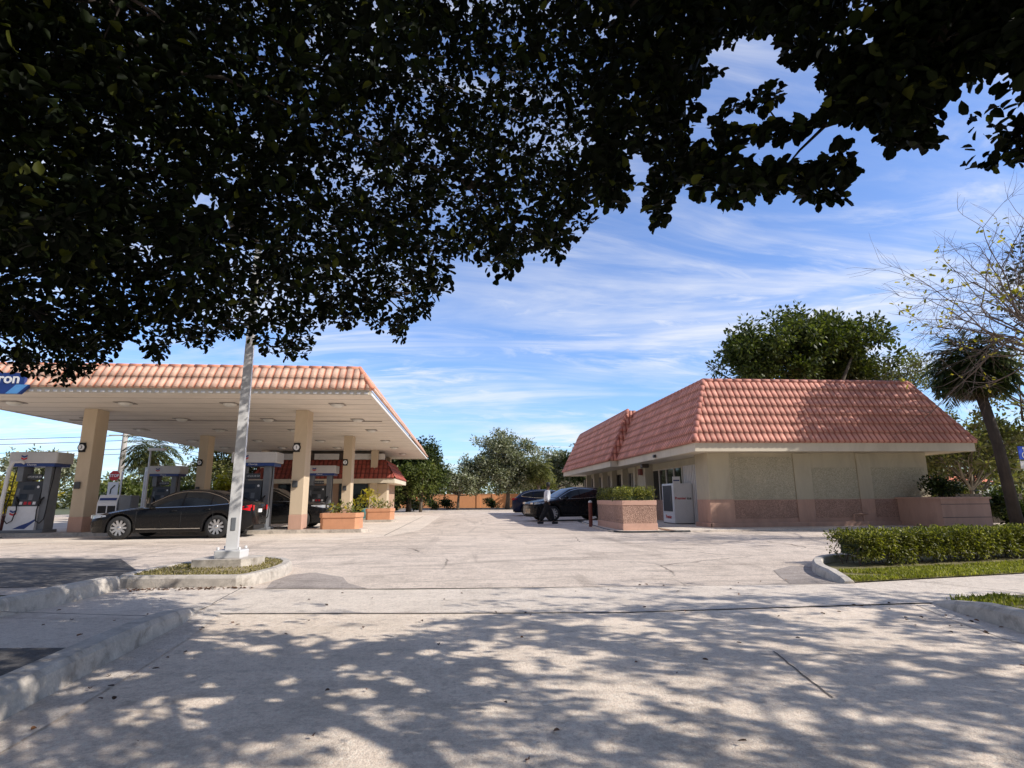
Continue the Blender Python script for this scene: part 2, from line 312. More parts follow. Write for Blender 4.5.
# ------------------------------------------------------------------ mesh helpers
class MB:
    def __init__(s): s.v = []; s.f = []; s.mi = []; s.sm = []
    def add(s, vs, fs, mi=0, smooth=False):
        o = len(s.v); s.v.extend([tuple(map(float, p)) for p in vs])
        for f in fs: s.f.append([o + i for i in f]); s.mi.append(mi); s.sm.append(smooth)
        return s
    def box(s, x0, x1, y0, y1, z0, z1, mi=0, bev=0.0):
        if bev <= 0:
            vs = [(x, y, z) for z in (z0, z1) for y in (y0, y1) for x in (x0, x1)]
            return s.add(vs, [(0, 2, 3, 1), (4, 5, 7, 6), (0, 1, 5, 4), (2, 6, 7, 3), (0, 4, 6, 2), (1, 3, 7, 5)], mi)
        b = min(bev, (x1 - x0) / 2.01, (y1 - y0) / 2.01, (z1 - z0) / 2.01)
        def ring(z, i): return [(x0 + b + i, y0 + i, z), (x1 - b - i, y0 + i, z), (x1 - i, y0 + b + i, z), (x1 - i, y1 - b - i, z), (x1 - b - i, y1 - i, z), (x0 + b + i, y1 - i, z), (x0 + i, y1 - b - i, z), (x0 + i, y0 + b + i, z)]
        vs = ring(z0, b * .5) + ring(z0 + b, 0) + ring(z1 - b, 0) + ring(z1, b * .5)
        fs = [tuple(reversed(range(8))), tuple(range(24, 32))]
        for k in range(3):
            for i in range(8): j = (i + 1) % 8; fs.append((k * 8 + i, k * 8 + j, (k + 1) * 8 + j, (k + 1) * 8 + i))
        return s.add(vs, fs, mi)
    def prism(s, poly, z0, z1, mi=0):       # poly in xy, counter-clockwise
        n = len(poly)
        vs = [(x, y, z0) for x, y in poly] + [(x, y, z1) for x, y in poly]
        fs = [tuple(reversed(range(n))), tuple(range(n, 2 * n))] + [(i, (i + 1) % n, n + (i + 1) % n, n + i) for i in range(n)]
        return s.add(vs, fs, mi)
    def extrude(s, poly3, d, mi=0):         # polygon in 3d extruded by vector d
        n = len(poly3); d = np.array(d, float)
        vs = [np.array(p, float) for p in poly3] + [np.array(p, float) + d for p in poly3]
        fs = [tuple(reversed(range(n))), tuple(range(n, 2 * n))] + [(i, (i + 1) % n, n + (i + 1) % n, n + i) for i in range(n)]
        return s.add(vs, fs, mi)
    def tube(s, pts, rad, seg=6, mi=0, cap=True):
        pts = [np.array(p, float) for p in pts]; n = len(pts)
        if not hasattr(rad, '__len__'): rad = [rad] * n
        t0 = pts[1] - pts[0]; t0 /= np.linalg.norm(t0) + 1e-9
        a = np.array([0, 0, 1.0]) if abs(t0[2]) < 0.9 else np.array([1.0, 0, 0])
        u = np.cross(t0, a); u /= np.linalg.norm(u)
        vs = []
        for i in range(n):
            t = pts[min(i + 1, n - 1)] - pts[max(i - 1, 0)]; t /= np.linalg.norm(t) + 1e-9
            u = u - t * (u @ t); u /= np.linalg.norm(u) + 1e-9; w = np.cross(t, u)
            for k in range(seg):
                an = 2 * math.pi * k / seg
                vs.append(pts[i] + rad[i] * (u * math.cos(an) + w * math.sin(an)))
        fs = [(i * seg + k, i * seg + (k + 1) % seg, (i + 1) * seg + (k + 1) % seg, (i + 1) * seg + k) for i in range(n - 1) for k in range(seg)]
        if cap: fs += [tuple(reversed(range(seg))), tuple(range((n - 1) * seg, n * seg))]
        return s.add(vs, fs, mi, seg > 4)
    def lathe(s, prof, seg=24, axis='z', c=(0, 0, 0), mi=0, a0=0, a1=2 * math.pi, smooth=True):
        full = abs(a1 - a0 - 2 * math.pi) < 1e-6; m = seg if full else seg + 1
        vs = []
        for r, h in prof:
            for k in range(m):
                an = a0 + (a1 - a0) * k / seg
                p = (r * math.cos(an), r * math.sin(an), h)
                if axis == 'y': p = (p[0], p[2], p[1])
                if axis == 'x': p = (p[2], p[0], p[1])
                vs.append((p[0] + c[0], p[1] + c[1], p[2] + c[2]))
        fs = []
        for i in range(len(prof) - 1):
            for k in range(seg):
                j = (k + 1) % m if full else k + 1
                fs.append((i * m + k, i * m + j, (i + 1) * m + j, (i + 1) * m + k))
        return s.add(vs, fs, mi, smooth)
    def build(s, name, mats, parent=None, loc=(0, 0, 0), rotz=0):
        if not isinstance(mats, (list, tuple)): mats = [mats]
        me = bpy.data.meshes.new(name); me.from_pydata(s.v, [], s.f); me.update()
        for m in mats: me.materials.append(M[m] if isinstance(m, str) else m)
        me.polygons.foreach_set('material_index', s.mi); me.polygons.foreach_set('use_smooth', s.sm)
        o = bpy.data.objects.new(name, me); COL.objects.link(o)
        if parent: o.parent = parent
        o.location = loc; o.rotation_euler = (0, 0, rotz)
        return o

def tag(o, label, cat, group=None, kind=None):
    o['label'] = label; o['category'] = cat
    if group: o['group'] = group
    if kind: o['kind'] = kind
    return o
def thing(name, label, cat, loc=(0, 0, 0), rotz=0, group=None):
    o = bpy.data.objects.new(name, None); COL.objects.link(o); o.empty_display_size = 0.3
    o.location = loc; o.rotation_euler = (0, 0, rotz); return tag(o, label, cat, group)
def struct(o): o['kind'] = 'structure'; return o
def dup(root, loc, rotz=None, label=None):
    r = root.copy(); COL.objects.link(r); r.location = loc
    if rotz is not None: r.rotation_euler = (0, 0, rotz)
    if label: r['label'] = label
    for ch in list(root.children):
        c = ch.copy(); COL.objects.link(c); c.parent = r
        for g in ch.children:
            d = g.copy(); COL.objects.link(d); d.parent = c
    return r
def text_mesh(name, s, size, mat, parent, loc, rot, extrude=0.004, bold=0.0, label=None, sx=1.0):
    cu = bpy.data.curves.new(name, 'FONT'); cu.body = s; cu.size = size; cu.extrude = extrude; cu.offset = bold; cu.resolution_u = 3
    cu.align_x = 'CENTER'; cu.align_y = 'CENTER'
    t = bpy.data.objects.new(name, cu); COL.objects.link(t)
    bpy.context.view_layer.update()
    me = bpy.data.meshes.new_from_object(t.evaluated_get(bpy.context.evaluated_depsgraph_get()))
    COL.objects.unlink(t); bpy.data.objects.remove(t)
    me.materials.clear(); me.materials.append(M[mat])
    o = bpy.data.objects.new(name, me); COL.objects.link(o); o.parent = parent; o.location = loc; o.rotation_euler = rot; o.scale = (sx, 1, 1)
    return o

# fast leaves -------------------------------------------------------
def unit(a): return a / (np.linalg.norm(a, axis=1, keepdims=True) + 1e-9)
def leaf_mesh(name, base, axis, nrm, ln, wd, mat, parent=None, shape='hex', fold=0.25):
    n = len(base); axis = unit(axis); side = unit(np.cross(axis, nrm)); nn = np.cross(side, axis)
    ln = np.broadcast_to(np.asarray(ln, float), (n,))[:, None]; wd = np.broadcast_to(np.asarray(wd, float), (n,))[:, None]
    if shape == 'hex':
        up = nn * wd * fold
        P = [base, base + axis * ln * .28 - side * wd * .30 + up, base + axis * ln * .62 - side * wd * .5 + up, base + axis * ln * .9 - side * wd * .32 + up * .6, base + axis * ln - nn * ln * .06,
             base + axis * ln * .9 + side * wd * .32 + up * .6, base + axis * ln * .62 + side * wd * .5 + up, base + axis * ln * .28 + side * wd * .30 + up]
        k = 8; quads = np.array([0, 4, 3, 2, 1, 0, 7, 6, 5, 4]); nf = 2; lv = 5
    else:
        P = [base, base + axis * ln * .5 - side * wd * .5, base + axis * ln, base + axis * ln * .5 + side * wd * .5]
        k = 4; quads = np.array([0, 3, 2, 1]); nf = 1; lv = 4
    V = np.stack(P, 1).reshape(-1, 3).astype(np.float32)
    me = bpy.data.meshes.new(name)
    me.vertices.add(n * k); me.vertices.foreach_set('co', V.ravel())
    L = (np.arange(n)[:, None] * k + quads[None, :]).ravel().astype(np.int32)
    me.loops.add(len(L)); me.loops.foreach_set('vertex_index', L)
    me.polygons.add(n * nf); me.polygons.foreach_set('loop_start', (np.arange(n * nf) * lv).astype(np.int32))
    me.update(calc_edges=True)
    me.materials.append(M[mat] if isinstance(mat, str) else mat)
    o = bpy.data.objects.new(name, me); COL.objects.link(o)
    if parent: o.parent = parent
    return o
def rdir(n, rng=RNG):
    return unit(rng.normal(size=(n, 3)))
def clump_leaves(cl, per, rad, flat=1.0, rng=RNG, down=0.0):
    """leaf bases around clump centres, axes pointing outwards"""
    cl = np.asarray(cl); n = len(cl) * per
    c = np.repeat(cl, per, 0); d = rdir(n, rng); d[:, 2] *= flat
    b = c + d * (rad * rng.random((n, 1)) ** 0.6)
    ax = unit(d + 0.6 * rdir(n, rng) + np.array([0, 0, -down])); nr = rdir(n, rng) * 0.8 + np.array([0, 0, 1.0])
    return b, ax, nr
def crown_points(blobs, n, rng=RNG, shell=0.55, nz=0.8, thr=-0.08):
    """clump centres inside ellipsoids, biased to the shell and broken by noise"""
    out = []
    vol = np.array([b[3] * b[4] * b[5] for b in blobs]); vol = vol ** (2 / 3); vol /= vol.sum()
    tries = 0
    while len(out) < n and tries < n * 40:
        tries += 1
        b = blobs[rng.choice(len(blobs), p=vol)]
        d = rdir(1, rng)[0]; r = shell + (1 - shell) * rng.random() if rng.random() < .8 else rng.random() * shell
        p = np.array([b[0] + d[0] * b[3] * r, b[1] + d[1] * b[4] * r, b[2] + d[2] * b[5] * r])
        if noise.noise(Vector(p * nz)) > thr: out.append(p)
    return np.array(out)
def limbs(mb, base, tips, r0, seg=6, rng=RNG, top=None):
    base = np.array(base, float); top = np.array(top if top is not None else base + [0, 0, 1.0], float)
    mb.tube([base, base * .5 + top * .5 + rng.normal(size=3) * .02 * np.linalg.norm(top - base), top], [r0 * 1.25, r0, r0 * .8], 8)
    for t in tips:
        t = np.array(t, float); m = top * .55 + t * .45 + rng.normal(size=3) * 0.08 * np.linalg.norm(t - top)
        mb.tube([top - (top - base) * .08, m, t], [r0 * .55, r0 * .32, r0 * .08], seg)
def tree(name, label, loc, blobs, n_cl, per, leaf, mat, bark, trunk_r, clr=0.35, flat=1.0, group=None, nz=0.8, top=None, thr=-0.08, trunk_top=None, wratio=0.5, shape='quad', down=0.0, shell=.55):
    root = thing(name, label, 'tree', loc, group=group)
    b = [(x - loc[0], y - loc[1], z, a, c, d) for x, y, z, a, c, d in blobs]
    pts = crown_points(b, n_cl, nz=nz, thr=thr, shell=shell)
    base, ax, nr = clump_leaves(pts, per, clr, flat, down=down)
    l = leaf * (0.7 + 0.6 * RNG.random(len(base)))
    leaf_mesh('crown', base, ax, nr, l, l * wratio, mat, root, shape)
    mb = MB(); tips = pts[RNG.choice(len(pts), min(len(pts), 14), replace=False)]
    limbs(mb, (0, 0, -0.05), tips, trunk_r, top=trunk_top or (0.1, 0, min(bb[2] for bb in b) * .6))
    mb.build('trunk', bark, root)
    return root

def tile_slope(mb, p0, ulen, udir, updir, slen, pitch, course, tl=0.0, tr=0.0, uvs=None, amp=0.045, step=0.05, spt=10):
    """barrel tile field: p0 lower-left corner, udir along eave, updir up the slope; tl/tr = inset of the top at each end"""
    udir = np.array(udir, float); updir = np.array(updir, float); udir /= np.linalg.norm(udir); updir /= np.linalg.norm(updir)
    nr = np.cross(udir, updir); p0 = np.array(p0, float)
    nu = int(round(ulen / pitch)) * spt; nc = int(round(slen / course)); cl = slen / nc
    rows = []
    for c in range(nc):
        rows += [(c * cl, step, c), (c * cl + cl * .5, step * .55, c), ((c + 1) * cl - .001, step * .1, c)]
    idx = {}; vs = []; uv = []
    for j, (v, hgt, c) in enumerate(rows):
        for i in range(nu + 1):
            u = ulen * i / nu; ph = (i % spt) / spt
            w = abs(math.sin(math.pi * ph)) ** 0.55
            jit = (noise.noise(Vector((int(i / spt) * 3.1, c * 7.7, 0))) * .006)
            vs.append(p0 + udir * u + updir * (v + (jit if hgt == step else 0)) + nr * (amp * w + hgt + jit)); uv.append((i / spt, c + (v - c * cl) / cl))
    fs = []; fuv = []
    m = nu + 1
    for j in range(len(rows) - 1):
        for i in range(nu):
            u = ulen * (i + .5) / nu; v = (rows[j][0] + rows[j + 1][0]) / 2
            if u < tl * v / slen or u > ulen - tr * v / slen: continue
            f = (j * m + i, j * m + i + 1, (j + 1) * m + i + 1, (j + 1) * m + i); fs.append(f)
            fuv.append([((i + .5) / spt if True else 0, min(uv[k][1], rows[j][2] + .999)) for k in f])
    # lower lip
    o = len(vs)
    for i in range(m): vs.append(p0 + udir * (ulen * i / nu) - nr * 0.01)
    for i in range(nu): fs.append((o + i, o + i + 1, i + 1, i)); fuv.append([((i + .5) / spt, 0.9)] * 4)
    mb.add(vs, fs, 0, True)
    if uvs is not None: uvs.extend(fuv)
def build_tiles(mb, uvs, name, mats, parent):
    o = mb.build(name, mats, parent); me = o.data; l = me.uv_layers.new(name='UVMap')
    flat = [c for f in uvs for p in f for c in p]
    if len(flat) == len(l.data) * 2: l.data.foreach_set('uv', flat)
    return o
def cap_run(mb, a, b, r, seglen=0.38):
    a = np.array(a, float); b = np.array(b, float); L = np.linalg.norm(b - a); n = max(1, int(L / seglen)); d = (b - a) / n
    for i in range(n):
        s = a + d * i; e = a + d * (i + 1.12 if i < n - 1 else i + 1)
        mb.tube([s, e], [r * 1.08, r * .9], 10)

# ================================================================== GROUND AND PAVING
def sheet(name, poly, z, mat, zf=None):
    mb = MB(); mb.add([(x, y, (zf(x, y) if zf else z)) for x, y in poly], [tuple(range(len(poly)))])
    return struct(mb.build(name, mat))
sheet('ground', [(-600, -60), (600, -60), (600, 900), (-600, 900)], -0.012, 'ground')
sheet('road', [(-60, -30), (60, -30), (60, 4.2), (-60, 4.2)], -0.008, 'apron')
sheet('parking_lot', [(-34, 7.95), (-2.75, 7.97), (5.05, 7.30), (6.8, 9.6), (9.6, 9.9), (34, 13.5), (34, 62), (-34, 62)], -0.004, 'asphalt')
sheet('driveway', [(-2.7, -6), (9, -6), (9, 5.6), (4.95, 5.93), (1.65, 5.87), (-0.6, 6.11), (-2.76, 6.38), (-2.72, 3)], 0.0, 'apron')
sheet('sidewalk', [(-2.72, 6.40), (-0.6, 6.13), (1.65, 5.89), (4.94, 5.97), (5.15, 5.95), (6.37, 6.19), (24, 8.9), (24, 11.2), (8.18, 7.85), (5.02, 7.33), (-0.76, 7.66), (-2.80, 7.99), (-4.6, 8.22), (-4.6, 7.0)], 0.004, 'concrete')
# raised walk to the left between its two kerbs
mb = MB(); ys = [8.2, 7.6, 7.0, 6.4, 5.6, 4.6, 3.6, 2.0, -6]; zs = [0.006, .008, .02, .05, .10, .125, .13, .13, .13]
vs = []
for y, z in zip(ys, zs): vs += [(-4.5, y, max(z, 0.008)), (-2.74, y, max(0.009, z if y < 6.2 else z * .3))]
mb.add(vs, [(2 * i, 2 * i + 2, 2 * i + 3, 2 * i + 1) for i in range(len(ys) - 1)]); struct(mb.build('sidewalk_ramp', 'concrete'))
# dark patches
def blob_sheet(name, cx, cy, rx, ry, z, mat, rot=0, amp=.25, seed=0):
    mb = MB(); pts = []
    for i in range(48):
        a = 2 * math.pi * i / 48; r = 1 + amp * noise.noise(Vector((math.cos(a) * 1.6 + seed, math.sin(a) * 1.6, seed)))
        x, y = rx * r * math.cos(a), ry * r * math.sin(a)
        pts.append((cx + x * math.cos(rot) - y * math.sin(rot), cy + x * math.sin(rot) + y * math.cos(rot), z))
    mb.add(pts, [tuple(range(48))]); return struct(mb.build(name, mat))
M['patch'] = pavement('stained_asphalt', (0.40, 0.34, 0.30), (0.17, 0.15, 0.135), (0.55, 0.47, 0.41)); sheet('asphalt_patch', [(-2.55, 8.05), (-1.2, 7.85), (-1.55, 8.35), (-1.75, 9.0), (-2.3, 9.6), (-2.62, 9.4), (-2.68, 8.7)], 0.0, 'patch')
sheet('dark_lot_sheet', [(-22, 8.6), (-4.9, 8.6), (-5.3, 10.2), (-6.8, 12.4), (-9.5, 13.0), (-22, 13.4)], 0.0, 'darkasphalt')  # darker sheet over the left part of the lot
sheet('asphalt_patch', [(4.35, 7.42), (5.0, 7.36), (5.12, 7.9), (5.38, 8.5), (5.72, 9.1), (5.5, 9.3), (4.9, 8.8), (4.6, 8.1)], 0.0, 'patch')
# concrete slab under the canopy
sheet('forecourt_slab', [(-24, 18.3), (-3.4, 16.9), (-2.2, 18.2), (-1.5, 21.5), (-1.3, 37), (-2.4, 40), (-24, 40)], 0.0, 'concrete')
# joints
def joint(pts, w=0.018, z=0.009):
    mb = MB()
    for (x0, y0), (x1, y1) in zip(pts, pts[1:]):
        d = math.hypot(x1 - x0, y1 - y0); nx, ny = -(y1 - y0) / d * w / 2, (x1 - x0) / d * w / 2
        mb.add([(x0 - nx, y0 - ny, z), (x1 - nx, y1 - ny, z), (x1 + nx, y1 + ny, z), (x0 + nx, y0 + ny, z)], [(0, 1, 2, 3)])
    struct(mb.build('paving_joint', 'joint'))
def wob(a, b, n=16, amp=.012):
    return [(a[0] + (b[0] - a[0]) * i / n + noise.noise(Vector((i * 1.7, a[0], 0))) * amp, a[1] + (b[1] - a[1]) * i / n + noise.noise(Vector((i * 1.3, a[1], 3))) * amp) for i in range(n + 1)]
joint(wob((-2.72, 6.39), (1.65, 5.885), 30, .03) + wob((1.65, 5.885), (4.94, 5.965), 24, .03)[1:], .009, 0.010)
joint(wob((-2.80, 7.99), (-0.76, 7.66)) + wob((-0.76, 7.66), (5.02, 7.33))[1:], .014, .008)
joint(wob((-2.74, 6.6), (-2.86, 7.98)), .014, .010)
joint(wob((2.35, 4.33), (2.15, 3.35)), .012, .004)
joint(wob((-4.4, 6.1), (-2.8, 5.69)), .02, .118)
joint(wob((6.6, 6.3), (6.1, 7.45)), .012, .009); joint(wob((8.2, 6.5), (7.9, 7.8)), .012, .009)
for y in (21.8, 26.5, 31.5, 36.5): joint([(-24, y), (-1.6, y)], .03, .004)
for x in (-2.4, -8.9, -16): joint([(x, 18.6), (x, 37)], .03, .004)

def kerb(name, path, width, heights, mat='kerb', z0=-0.01, closed=False):
    """kerb swept along a path; the kerb lies to the left of the path"""
    n = len(path); mb = MB(); prof = []
    P = [np.array(p, float) for p in path]
    for i in range(n):
        a = P[(i - 1) % n] if closed or i > 0 else P[i]; b = P[(i + 1) % n] if closed or i < n - 1 else P[i]
        t = b - a; t /= np.linalg.norm(t); nl = np.array([-t[1], t[0]])
        h = heights[i] if hasattr(heights, '__len__') else heights
        wbl = noise.noise(Vector((P[i][0] * 2.3, P[i][1] * 2.3, 1))) * .003
        for o, z in ((0.0, z0), (0.018 + wbl, h - 0.035), (0.05, h + wbl * .5), (width - .02, h), (width, h - .02), (width, z0)):
            q = P[i] + nl * o; prof.append((q[0], q[1], z))
    k = 6; fs = []
    for i in range(n if closed else n - 1):
        j = (i + 1) % n
        for c in range(k - 1): fs.append((i * k + c, j * k + c, j * k + c + 1, i * k + c + 1))
    if not closed: fs += [tuple(reversed(range(k))), tuple(range((n - 1) * k, n * k))]
    mb.add(prof, fs, 0, False); return struct(mb.build(name, mat))
def smooth(pts, it=2, closed=False):
    for _ in range(it):
        q = []
        n = len(pts)
        for i in range(n if closed else n - 1):
            a, b = pts[i], pts[(i + 1) % n]
            q += [tuple(np.array(a) * .75 + np.array(b) * .25), tuple(np.array(a) * .25 + np.array(b) * .75)]
        if not closed: q = [pts[0]] + q + [pts[-1]]
        pts = q
    return pts
# street-return kerb on the left (face towards the driveway)
lp = [(-2.74, 6.75), (-2.70, 6.35), (-2.60, 5.9), (-2.56, 5.3), (-2.52, 4.7), (-2.47, 4.1), (-2.42, 3.5), (-2.38, 2.6), (-2.36, 1), (-2.36, -5)]
lp = list(reversed(lp)); lh = [.16, .16, .16, .16, .16, .16, .155, .125, .06, .012]
kerb('kerb', lp, .22, lh)
# kerb along the lot on the left
sheet('gutter', [(-2.74, 6.4), (-2.60, 5.9), (-2.56, 5.3), (-2.52, 4.7), (-2.47, 4.1), (-2.42, 3.5), (-2.38, 2.6), (-2.36, -5), (-2.08, -5), (-2.10, 2.6), (-2.14, 3.5), (-2.20, 4.4), (-2.28, 5.3), (-2.45, 6.36)], .005, 'concrete')
up_ = [(-4.22, -6), (-4.22, 3), (-4.30, 5.0), (-4.36, 6.1), (-4.42, 7.1), (-4.46, 8.2)]
kerb('kerb', up_, .22, [.24, .24, .235, .225, .20, .17])
# light-pole island
isl = smooth([(-4.72, 8.33), (-4.0, 8.26), (-3.2, 8.18), (-2.86, 8.15), (-2.72, 8.75), (-2.66, 9.5), (-2.85, 10.35), (-3.4, 10.95), (-4.2, 10.85), (-4.62, 10.1), (-4.74, 9.2)], 2, True)
kerb('kerb', isl, .17, .15, closed=True)
cx, cy = -3.7, 9.5
inner = [(cx + (x - cx) * .86, cy + (y - cy) * .9) for x, y in isl]
sheet('island_soil', inner, .125, 'drysoil')
# right corner kerb round the hedge bed
rp = smooth([(9.6, 10.6), (7.0, 10.05), (6.1, 9.6), (5.72, 9.1), (5.35, 8.5), (5.12, 7.9), (5.02, 7.36)], 2)
kerb('kerb', rp, .17, [.13 if i < len(rp) - 5 else .13 - .02 * (i - len(rp) + 6) for i in range(len(rp))])
bed = [(x + .12, y - .02) for x, y in reversed(rp)] 
sheet('verge', [(5.22, 7.39), (8.18, 7.87), (24, 11.22), (24, 13.4), (9.7, 10.5), (7.0, 9.95), (6.2, 9.5), (5.88, 9.05), (5.5, 8.45), (5.27, 7.9)], .014, 'grasssoil')
# right return kerb
rk = [(4.95, -5), (4.7, 2.0), (4.62, 3.6), (4.66, 4.48), (4.84, 5.22), (4.95, 5.69), (5.06, 6.0)]
kerb('kerb', list(reversed(rk)), .20, list(reversed([.17, .17, .17, .17, .14, .08, .015])))
sheet('dark_strip', [(-4.19, 4.65), (-2.72, 4.5), (-2.64, 3.5), (-2.6, -6), (-4.19, -6)], .136, 'darkasphalt')  # dark sheet laid between the two left kerbs
sheet('gutter', [(4.95 - .3, -5), (4.4, 2.0), (4.32, 3.6), (4.38, 4.48), (4.58, 5.22), (4.8, 5.85), (4.95, 5.9), (4.95, 5.69), (4.84, 5.22), (4.66, 4.48), (4.62, 3.6), (4.7, 2.0), (4.95, -5)], .004, 'concrete')
sheet('verge', [(5.15, -5), (24, -5), (24, 8.85), (6.37, 6.16), (5.22, 5.93), (5.05, 5.22), (4.88, 4.48), (4.83, 3.6), (4.9, 2.0)], .03, 'grasssoil')

M['drygrass'] = leafmat('dry_grass', (0.10, 0.08, 0.03), (0.26, 0.22, 0.08), (0.50, 0.42, 0.20), 0.2)
def grass(name, poly, n, h, mat, z, label, avoid=None):
    P = np.array(poly); lo = P.min(0); hi = P.max(0); pts = []
    def inside(x, y):
        c = False; j = len(P) - 1
        for i in range(len(P)):
            if (P[i][1] > y) != (P[j][1] > y) and x < (P[j][0] - P[i][0]) * (y - P[i][1]) / (P[j][1] - P[i][1]) + P[i][0]: c = not c
            j = i
        return c
    while len(pts) < n:
        x, y = lo + (hi - lo) * RNG.random(2)
        if inside(x, y) and noise.noise(Vector((x * 1.7, y * 1.7, 0))) > -.12 - .4 * random.random():
            pts.append((x, y, z))
    b = np.array(pts); ax = rdir(n) * .7 + np.array([0, 0, 1.0]); hh = h * (.4 + .9 * RNG.random(n))
    o = leaf_mesh(name, b, ax, rdir(n), hh, .014 + .006 * RNG.random(n), mat, None, 'quad')
    return tag(o, label, 'grass', kind='stuff')
grass('grass', [(5.27, 7.40), (8.18, 7.87), (14, 9.1), (14, 9.9), (9.6, 9.1), (6.3, 8.45), (5.9, 8.5), (5.5, 8.3)], 24000, .05, 'grass', .014, 'mown green grass between the hedge and the pavement')
grass('grass', [(5.2, 5.9), (4.95, 4.6), (4.9, 3.6), (7.5, 3.4), (9.5, 6.6), (6.4, 6.15)], 22000, .06, 'grass', .03, 'green grass verge behind the right hand kerb')
grass('grass', inner, 3800, .035, 'drygrass', .125, 'patchy dry grass and leaf litter inside the lamp post island')

# fallen leaves
pts = []
for _ in range(120):
    r = random.random()
    if r < .25: x, y, z = random.uniform(-4.3, -2.9), random.uniform(3.2, 8), .13
    elif r < .4: x, y, z = random.uniform(-2.35, -2.0), random.uniform(2.8, 6), .012
    elif r < .6: x, y, z = random.uniform(4.0, 5.0), random.uniform(3, 6), .012
    else: x, y, z = random.uniform(-2, 4.5), random.uniform(2.2, 8), .014
    if r < .25 and y > 6: z = .05
    pts.append((x, y, z))
for _ in range(150): pts.append((random.gauss(-2.95, .12) - .0, random.gauss(8.05, .04), .015) if random.random() < .2 else (random.uniform(-4.3, -3.2), random.gauss(8.05, .05), .012))
b = np.array(pts); ax = rdir(len(b)); ax[:, 2] *= .15; nr = rdir(len(b)) * .3 + np.array([0, 0, 1.])
tag(leaf_mesh('fallen_leaves', b, ax, nr, .02 + .03 * RNG.random(len(b)), .015 + .018 * RNG.random(len(b)), 'litter', None, 'hex', .3), 'brown curled leaves scattered over the driveway and gutters', 'leaves', kind='stuff')

# ================================================================== LIGHT POLE
lp_ = thing('lamp_post', 'white square lamp post on a concrete pad in the small kerbed island', 'lamp post', (-3.62, 9.62, .12))
mb = MB(); mb.prism([(-.46, -.32), (.26, -.30), (.44, .04), (.40, .36), (-.42, .36), (-.50, .0)], 0, .13); mb.build('footing', 'kerb', lp_)
mb = MB(); mb.box(-.20, .20, -.18, .18, .13, .25, 0, .012); 
for sx in (-1, 1):
    for sy in (-1, 1): mb.lathe([(.0, .30), (.022, .30), (.022, .26)], 8, c=(sx * .16, sy * .14, 0))
mb.build('base_plate', 'post', lp_)
mb = MB(); w0, w1 = .086, .052
vs = [(-w0, -w0, .255), (w0, -w0, .255), (w0, w0, .255), (-w0, w0, .255), (-w1, -w1, 5.5), (w1, -w1, 5.5), (w1, w1, 5.5), (-w1, w1, 5.5)]
mb.add(vs, [(3, 2, 1, 0), (4, 5, 6, 7), (0, 1, 5, 4), (1, 2, 6, 5), (2, 3, 7, 6), (3, 0, 4, 7)]); mb.build('pole', 'post', lp_, rotz=R(12)); mb = MB(); mb.box(-.035, .035, -.094, -.07, .55, .75, 0, .006); mb.build('hand_hole_cover', 'midgrey', lp_, rotz=R(12))
mb = MB(); mb.box(-.05, .05, -.5, -.06, 5.38, 5.46); mb.box(-.16, .16, -.95, -.5, 5.35, 5.47, 0, .03); mb.build('lamp_head', 'darkgrey', lp_)

# ================================================================== CANOPY
CX0, CX1, CY0, CY1, CZ = -15.95, -2.8, 17.25, 46.5, 4.3
can = thing('petrol_station_canopy', 'long petrol station canopy with orange barrel tile edging and cream soffit', 'canopy', (-9.3, 17.25, 0))
ox, oy = 9.3, -17.25
def cbox(mb, x0, x1, y0, y1, z0, z1, mi=0, bev=0): mb.box(x0 + ox, x1 + ox, y0 + oy, y1 + oy, z0, z1, mi, bev)
mb = MB(); cbox(mb, CX0 + .03, CX1 - .03, CY0 + .03, CY1 - .03, CZ, CZ + .12); mb.build('soffit', 'soffit', can)
# seams in the soffit
mb = MB()
for k in range(1, 30): cbox(mb, CX0 + .1, CX1 - .1, CY0 + k * 1.0, CY0 + k * 1.0 + .012, CZ - .006, CZ - .001)
cbox(mb, CX0 + .5, CX1 - .5, CY0 + 6.2, CY0 + 6.3, CZ - .03, CZ - .001)
mb.build('soffit_seam', 'hole', can)
mb = MB()
cbox(mb, CX0, CX1, CY0, CY0 + .028, CZ - .03, CZ + .125); cbox(mb, CX0, CX1, CY1 - .028, CY1, CZ - .03, CZ + .125)
cbox(mb, CX0, CX0 + .028, CY0 + .03, CY1 - .03, CZ - .03, CZ + .125); cbox(mb, CX1 - .028, CX1, CY0 + .03, CY1 - .03, CZ - .03, CZ + .125)
mb.build('fascia', 'fascia', can)
mb = MB()
x = CX0 + .1
while x < CX1 - .05: cbox(mb, x, x + .12, CY0 - .02, CY0 - .002, CZ - .005, CZ + .055); x += .218
cbox(mb, CX1 + .002, CX1 + .035, CY0, CY1, CZ - .04, CZ + .05)
mb.build('drip_edge', 'whitetrim', can)
